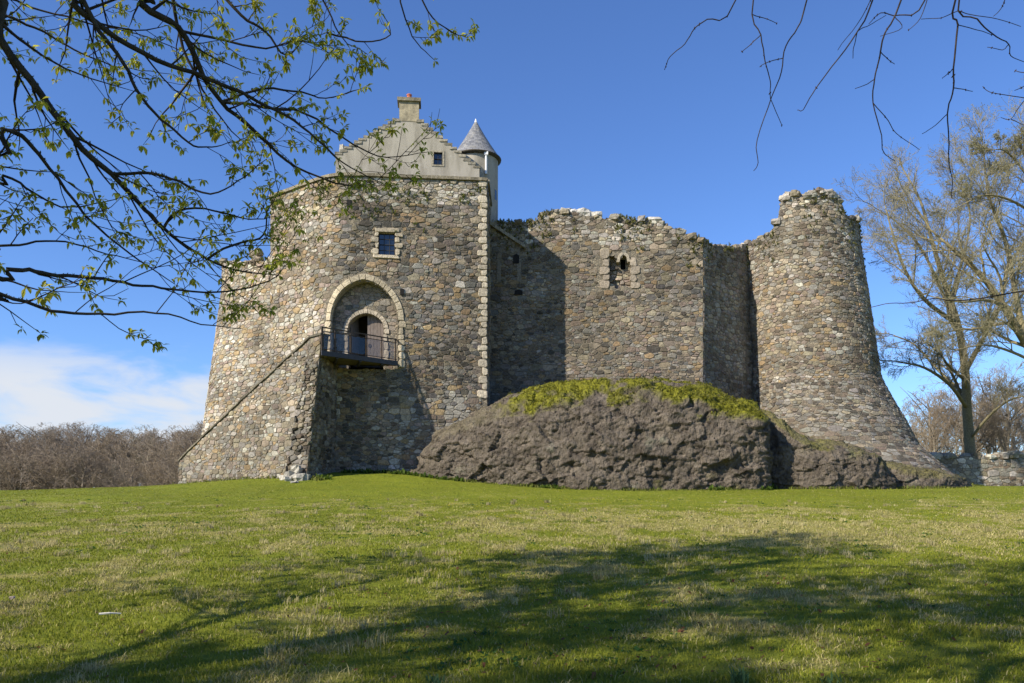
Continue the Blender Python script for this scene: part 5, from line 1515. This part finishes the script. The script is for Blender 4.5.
    if leafy and vis:                                  # grey green moss and lichen along the older limbs
        mb = MB(); mp_s = []
        for pts, rs, lv in vis:
            for i in range(1, len(pts)):
                if rs[i] > .010 and in_view(pts[i]):
                    for k in range(int(10 * np.linalg.norm(pts[i] - pts[i - 1]) / .1)):
                        if fbm(pts[i][0] * 2, pts[i][2] * 2, seed, 2) > -.15:
                            g = r.random(); e = r.normal(size=3); e /= np.linalg.norm(e); mp_s.append(pts[i - 1] * (1 - g) + pts[i] * g + e * rs[i] * .9)
        tufts(mb, mp_s, r, .014, 4, ((.06, .07, .035), (.16, .17, .09)))
        mb.build('moss', M_leaf, t)['kind'] = 'stuff'
    if leafy:
        mb = MB()
        for p, d in lf:
            if r.random() < leafy: leaf_cluster(mb, p, np.array(d) / (np.linalg.norm(d) + 1e-9), r, .05 if r.random() < .85 else .07)
        for p, d in tips:
            if r.random() < min(.6, leafy): leaf_cluster(mb, p, d, r, .16)
        mb.build('leaves', M_leaf, t)
    return t
def px(lst, Y0, Y1):
    n = len(lst); return [at(u, v, Y0 + (Y1 - Y0) * i / (n - 1)) for i, (u, v) in enumerate(lst)]
TA = np.array([-8.4, 2.6, 0.0])
def hook(z, side=.5): return [TA + [.2, .1, z + 1.0], TA + [1.6, .9, z + .9]]
sc6 = lambda l: [(x * .5123, y * .5123) for x, y in l]
tracedA = [
    (hook(5.2) + px([(-60, -60)] + sc6([(0, 70), (80, 180), (160, 285), (230, 350), (280, 400), (330, 450), (400, 495), (470, 520), (540, 525)]), 5.6, 7.0), .038, .004, 42, .95),
    (hook(7.5) + px([(100, -60)] + sc6([(280, 0), (350, 50), (400, 140), (440, 190), (500, 245), (560, 300), (640, 340), (690, 352)]), 6.2, 7.6), .040, .004, 34, .85),
    (hook(7.0) + px([(20, -60)] + sc6([(130, 0), (200, 55), (300, 110), (400, 150), (480, 190), (560, 235), (620, 290), (680, 335), (745, 372)]), 5.8, 7.4), .032, .003, 36, .8),
    (hook(3.2) + px([(-60, 262)] + sc6([(0, 528), (60, 535), (130, 548), (200, 555), (270, 568), (340, 575), (430, 582), (510, 560), (560, 520)]), 5.4, 6.6), .021, .003, 28, .7),
    (hook(3.0) + px([(-60, 280)] + sc6([(0, 570), (100, 600), (200, 605), (300, 602), (390, 630), (470, 640)]), 5.0, 5.8), .018, .0025, 22, .6),
    (hook(4.4) + px([(-60, 130)] + sc6([(0, 240), (60, 280), (110, 335), (190, 430), (270, 500), (340, 545)]), 5.2, 6.2), .024, .003, 24, .75),
    (hook(3.9) + px([(-60, 160)] + sc6([(0, 335), (60, 370), (120, 395), (190, 392), (260, 378)]), 5.6, 6.2), .015, .0025, 16, .6),
    (hook(6.0) + px([(-50, -10)] + sc6([(0, 30), (60, 60), (120, 95), (180, 125), (250, 145), (330, 150)]), 6.4, 7.0), .017, .0025, 18, .6),
    (hook(3.6) + px([(-60, 225)] + sc6([(0, 478), (80, 480), (160, 490), (240, 510), (310, 520)]), 5.8, 6.4), .015, .0025, 17, .55),
    (hook(5.6) + px([(-50, 20)] + sc6([(0, 0), (60, 20), (150, 45), (240, 60), (330, 90), (420, 130)]), 7.0, 7.6), .016, .0025, 18, .6),
    (px(sc6([(225, -60), (245, 20), (270, 90), (290, 165), (330, 225), (365, 270), (390, 280), (425, 265)]), 6.0, 6.3), .018, .003, 7, .35),
    (px(sc6([(330, -60), (345, 20), (360, 90), (390, 170), (430, 235), (480, 280)]), 6.8, 7.2), .018, .003, 8, .5),
    (px(sc6([(235, 350), (300, 345), (360, 360), (420, 378), (470, 352), (525, 308)]), 6.0, 6.4), .014, .003, 4, .4),
    (px(sc6([(330, 450), (355, 415), (420, 410), (480, 428), (530, 425)]), 6.4, 6.8), .012, .003, 5, .35),
    (px(sc6([(405, 495), (470, 470), (515, 455), (530, 400), (545, 390)]), 6.7, 7.0), .012, .003, 3, .35),
    (px(sc6([(440, 188), (520, 200), (600, 215), (690, 275), (750, 300), (830, 288)]), 7.0, 7.4), .014, .003, 6, .4),
    (px(sc6([(470, 165), (540, 150), (600, 165), (640, 180), (700, 172)]), 7.0, 7.4), .013, .003, 5, .4),
    (px(sc6([(400, -50), (470, 30), (520, 60), (560, 110), (600, 75), (640, 60)]), 7.2, 7.6), .016, .003, 7, .4),
    (px(sc6([(350, 50), (430, 75), (520, 95), (590, 85), (640, 110)]), 6.8, 7.3), .014, .003, 6, .45),
    (px(sc6([(600, -60), (640, 20), (670, 75), (715, 110)]), 7.4, 7.6), .011, .003, 4, .3),
    (px(sc6([(660, -40), (720, 20), (760, 40), (740, 20)]), 7.4, 7.6), .010, .003, 3, .3),
    (px(sc6([(780, -50), (790, 20), (815, 80), (848, 108)]), 7.4, 7.6), .010, .003, 2, .3),
    (px(sc6([(800, -50), (835, 20), (875, 55), (912, 68)]), 7.4, 7.6), .010, .003, 3, .3),
]
overhanging('sycamore_tree', 'tree whose mossy limbs with fresh yellow green leaves hang into the upper left', TA, 20, .25, 131, tracedA, .9, CP, (.055, .045, .030), (.045, .032, .022), .5)
TB = np.array([-4.6, -2.0, 0.0])
c7 = lambda l: [(640 + x * .375, y * .375) for x, y in l]
feed = np.array([3.0, 3.5, 6.6])
def hang(l, Y, r0=.0048, k=0): return ([at(*c7(l)[0], Y) + np.array([.15, -.5, .9])] + px(c7(l), Y, Y + .3), r0, .0022, k, .16)
tracedB = [hang([(255, 0), (180, 55), (145, 80), (118, 122), (80, 158), (65, 195)], 5.2), hang([(303, -20), (322, 90), (335, 160), (350, 215), (350, 260), (382, 332)], 5.0),
    hang([(450, -20), (420, 70), (385, 120), (370, 190), (345, 255), (305, 370), (308, 430), (298, 450)], 4.9), hang([(630, -20), (580, 85), (510, 180), (460, 250), (435, 295), (420, 294)], 5.3, .006),
    hang([(706, -20), (655, 90), (640, 150), (627, 208), (622, 270), (645, 355), (648, 398), (678, 425)], 4.9, .006), hang([(845, -20), (847, 65), (835, 180), (832, 245), (818, 300), (822, 380), (822, 425), (832, 470), (830, 520)], 4.8, .0062),
    hang([(855, -20), (900, 50), (940, 90), (985, 120), (990, 150), (1030, 168)], 5.1, .006), hang([(770, -20), (690, 40), (640, 35), (605, 65)], 5.2, .006)]
def sp_(l, Y, r0=.003): return (px(c7(l), Y, Y + .1), r0, .002, 0, .1)
tracedB += [sp_([(622, 270), (660, 320), (680, 355), (742, 397)], 5.1), sp_([(818, 300), (785, 330), (750, 352)], 5.0), sp_([(832, 245), (860, 244), (884, 247)], 4.95), sp_([(835, 185), (822, 195), (810, 208)], 4.9),
    sp_([(847, 65), (890, 75), (940, 92)], 4.85), sp_([(862, 10), (890, 28), (960, 45), (1018, 68)], 5.1), sp_([(975, -10), (960, 25), (940, 45)], 5.2), sp_([(1035, 262), (960, 250), (925, 242), (910, 230)], 5.2), sp_([(1035, 255), (1010, 285), (990, 315), (965, 312)], 5.2), sp_([(990, 318), (1020, 334)], 5.2),
    sp_([(555, -20), (555, 65), (527, 135)], 5.3), sp_([(575, 85), (568, 130), (568, 158)], 5.35), sp_([(642, 142), (665, 160), (680, 170)], 5.0), sp_([(627, 208), (600, 225), (575, 235)], 5.05), sp_([(322, 90), (295, 118), (270, 140)], 5.1), sp_([(312, 45), (345, 52), (365, 60)], 5.05),
    sp_([(375, 152), (335, 165), (320, 178)], 5.0), sp_([(760, -10), (745, 50), (718, 78)], 5.2), sp_([(820, 15), (790, 45), (745, 55)], 5.2), sp_([(655, 40), (690, 75), (640, 98)], 5.25), sp_([(1035, 95), (985, 125), (925, 125)], 5.2), sp_([(555, 62), (580, 60), (605, 62), (655, 38)], 5.3), sp_([(1030, 195), (1000, 190)], 5.2), sp_([(1035, 225), (1000, 240)], 5.2)]
tracedB += [([at(1060, 288, 5.0), at(1024, 291, 5.0), at(985, 298, 5.05), at(960, 301, 5.1), at(935, 299, 5.1), at(914, 303, 5.15), at(893, 303, 5.15), at(872, 307, 5.2)], .005, .0022, 0, .1),
            ([feed + [-3, -.6, .2], feed + [-1.5, .1, .1], feed + [0, .2, .0], feed + [1.5, .2, -.2], feed + [2.5, 0, -.5], feed + [3.2, -.5, -1.6], at(1100, 283, 4.9)], .05, .012, 0, .1), ([TB + [0, 0, 7], TB + [.2, 3, 7.4], feed], .11, .05, 0, .1)]
overhanging('beech_tree', 'tree overhead whose bare dark hanging twigs with small buds enter the upper right', TB, 18, .42, 137, tracedB, 0, dict(CP, kids=(13, 10, 7, 5)), (.06, .045, .034), (.05, .032, .025), 0)
TC = np.array([-16.5, -2.0, 0.0])
overhanging('sycamore_tree', 'leafing tree outside the frame at the left back that shades the middle of the grass', np.array([-12.0, -4.5, 0.0]), 18, .28, 141, [], .6, CP, (.06, .05, .035), (.05, .035, .025), 0)
overhanging('sycamore_tree', 'leafing tree outside the left edge that shades the lower left grass', TC, 14, .36, 139, [], .35, CP, (.06, .05, .035), (.05, .035, .025), 0)

# ------------------------------------------------------------------ small things in the grass
r = np.random.default_rng(151)
mb = MB()                                             # broad leaved weeds and celandine
for i in range(1900):
    y = 7 * (38 / 8) ** r.random(); x = r.uniform(-.68, .68) * y
    if fbm(x / 2.2, y / 2.5, 31, 2) < .14: continue
    z = float(ground_z(x, y)); sz_k = r.uniform(.02, .055) * (1 + y * .02)
    for k in range(9):
        a = r.random() * 6.28; e = r.uniform(.15, .8); L = sz_k * r.uniform(.6, 1.2); o = np.array([x, y, z]) + np.array([r.normal(), r.normal(), 0]) * sz_k * .9
        d = np.array([math.cos(a) * math.cos(e), math.sin(a) * math.cos(e), math.sin(e)]); sd = np.array([-math.sin(a), math.cos(a), 0]) * L * .4
        mb.add([o, o + d * L * .5 + sd, o + d * L, o + d * L * .5 - sd], [(0, 1, 2, 3)], np.array((.05, .115, .02)) * r.uniform(.7, 1.5))
tag(mb.build('ground_cover', M_leaf), 'low dark green weeds scattered through the turf', 'weeds', kind='stuff')
mb = MB()                                             # last year's leaves blown into the turf
for i in range(700):
    y = 6.6 * (16 / 6.6) ** r.random(); x = y * r.beta(2.2, 1.6) * 1.35 - .68 * y
    z = float(ground_z(x, y)) + r.uniform(.015, .04); a = r.random() * 6.28; q = r.uniform(.015, .035); e = r.normal() * .5
    d = np.array([math.cos(a), math.sin(a), e * .5]) * q; w = np.array([-math.sin(a), math.cos(a), e]) * q * .6
    mb.add([np.array([x, y, z]) + v for v in (-d, w, d, -w)], [(0, 1, 2, 3)], np.array((.16, .075, .035)) * r.uniform(.6, 1.5))
tag(mb.build('fallen_leaves', M_leaf), 'small brown dead leaves lying in the shaded turf', 'dead leaves', kind='stuff')
mb = MB()
for i in range(420):
    y = r.uniform(22, 33); x = r.normal() * 6 + 2
    if i < 90: y = r.uniform(24, 40); x = r.uniform(-22, 24)
    z = float(ground_z(x, y)) + r.uniform(.06, .10); q = r.uniform(.022, .036)
    for k in range(3):
        a = k * 2.09 + r.random(); b = a + 2.09
        mb.add([(x, y, z), (x + q * math.cos(a), y + q * math.sin(a), z + q * .5), (x + q * math.cos(b), y + q * math.sin(b), z + q * .5)], [(0, 1, 2)], (.62, .50, .02))
tag(mb.build('wild_flowers', M_leaf), 'tiny yellow wild flowers dotted over the dry middle of the field', 'flowers', kind='stuff')
# weeds along the foot of rock and walls
mb = MB(); pts = []
for i in range(520):
    x = r.uniform(-6, 14.5) if i < 330 else r.uniform(-13, -4); 
    if i < 330: yy = float(np.interp(x, [q[0] for q in RX], [q[1] for q in RX])) - r.uniform(.0, .45)
    else: yy = r.uniform(44.4, 45.0) if x > -9.5 else 42.0 + (-9.5 - x) * .66 - r.uniform(.1, .4)
    if i < 330 and not (x < -2.5 or fbm(x / .8, 5, 5, 2) > .3): continue
    pts.append((x, yy, float(ground_z(x, yy)) + .02))
tufts(mb, pts, r, .15, 9, ((.05, .10, .015), (.15, .22, .03)))
tag(mb.build('ground_cover', M_leaf), 'nettles and rank grass along the foot of the rock and walls', 'weeds', kind='stuff')
mb = MB()
for i in range(2600):
    x = r.uniform(-21, 30)
    if x < -9.9: yy = float(np.interp(x, [-21, -20.4, -9.9], [49.2, 48.9, 41.6]))
    elif x < -5.5: yy = float(np.interp(x, [-9.9, -9.6, -5.5], [41.6, 45.0, 44.9]))
    else: yy = float(np.interp(x, [q[0] for q in RX + RX2[2:] + RX3[2:]], [q[1] for q in RX + RX2[2:] + RX3[2:]]))
    yy -= abs(r.normal()) * .22 - .12; h = r.uniform(.06, .26) * (1 if fbm(x / 1.2, 3, 3, 2) > -.1 else .5); z = float(ground_z(x, yy)) - .02
    c = np.array((.10, .15, .015)) * (1 - r.random()) + np.array((.27, .25, .07)) * r.random() * .8
    for k in range(5):
        a = r.random() * 6.28; le = h * r.uniform(.2, .8); w = .016; p0 = np.array([x + r.normal() * .07, yy + r.normal() * .05, z]); sd = np.array([-math.sin(a), math.cos(a), 0]) * w; d = np.array([math.cos(a) * le, math.sin(a) * le, h * r.uniform(.7, 1.1)])
        mb.add([p0 - sd, p0 + sd, p0 + d * [.4, .4, .6] + sd * .8, p0 + d * [.4, .4, .6] - sd * .8, p0 + d], [(0, 1, 2, 3), (3, 2, 4)], c)
tag(mb.build('rank_grass', M_grassblade), 'longer uncut grass fringing the foot of the rock and walls', 'grass', kind='stuff')
# strap leaved clumps at the bottom edge
def clump(u, Y, n, h, lab, seed):
    r = np.random.default_rng(seed); x = xat(u, Y); z = float(ground_z(x, Y)); mb = MB()
    for k in range(n):
        a = r.random() * 6.28; L = h * r.uniform(.6, 1.1); w = .008; p0 = np.array([x + r.normal() * .04, Y + r.normal() * .04, z - .01]); le = r.uniform(.1, .7); sd = np.array([-math.sin(a), math.cos(a), 0]) * w
        pts = [p0 + np.array([math.cos(a) * le * t * t * L, math.sin(a) * le * t * t * L, L * t * (1 - .25 * le * t)]) for t in (0, .4, .75, 1)]
        c = np.array((.09, .15, .05)) * r.uniform(.8, 1.5)
        mb.add([pts[0] - sd, pts[0] + sd, pts[1] + sd * 1.2, pts[1] - sd * 1.2, pts[2] + sd, pts[2] - sd, pts[3]], [(0, 1, 2, 3), (3, 2, 4, 5), (5, 4, 6)], c)
    tag(mb.build('daffodil_clump', M_grassblade), lab, 'plant')
clump(738, 6.55, 34, .17, 'grey green strap leaved clump at the bottom edge right of centre', 1)
clump(828, 6.5, 16, .11, 'smallest strap leaved clump at the bottom edge right of the bigger clump', 2)
clump(434, 6.5, 13, .12, 'sparse strap leaved clump at the bottom edge left of centre', 3)
mb = MB(); Ys = 9.1; xa, xb = xat(99, Ys), xat(121, Ys + .1)
tube(mb, [(xa, Ys, float(ground_z(xa, Ys)) + .07), ((xa + xb) / 2, Ys + .04, float(ground_z(xa, Ys)) + .075), (xb, Ys + .1, float(ground_z(xb, Ys)) + .06)], [.013, .012, .008], 6, (.55, .52, .45)); tag(mb.build('fallen_stick', M_twig), 'pale bleached stick lying in the grass at lower left', 'stick')
mb = MB(); Ys = 10.4; xa = xat(12, Ys); lump(mb, (xa, Ys, float(ground_z(xa, Ys)) + .03), .035, .03, .022, r, (.42, .33, .27)); tag(mb.build('field_stone', M_stone), 'small pinkish stone lying in the grass near the left edge', 'stone')
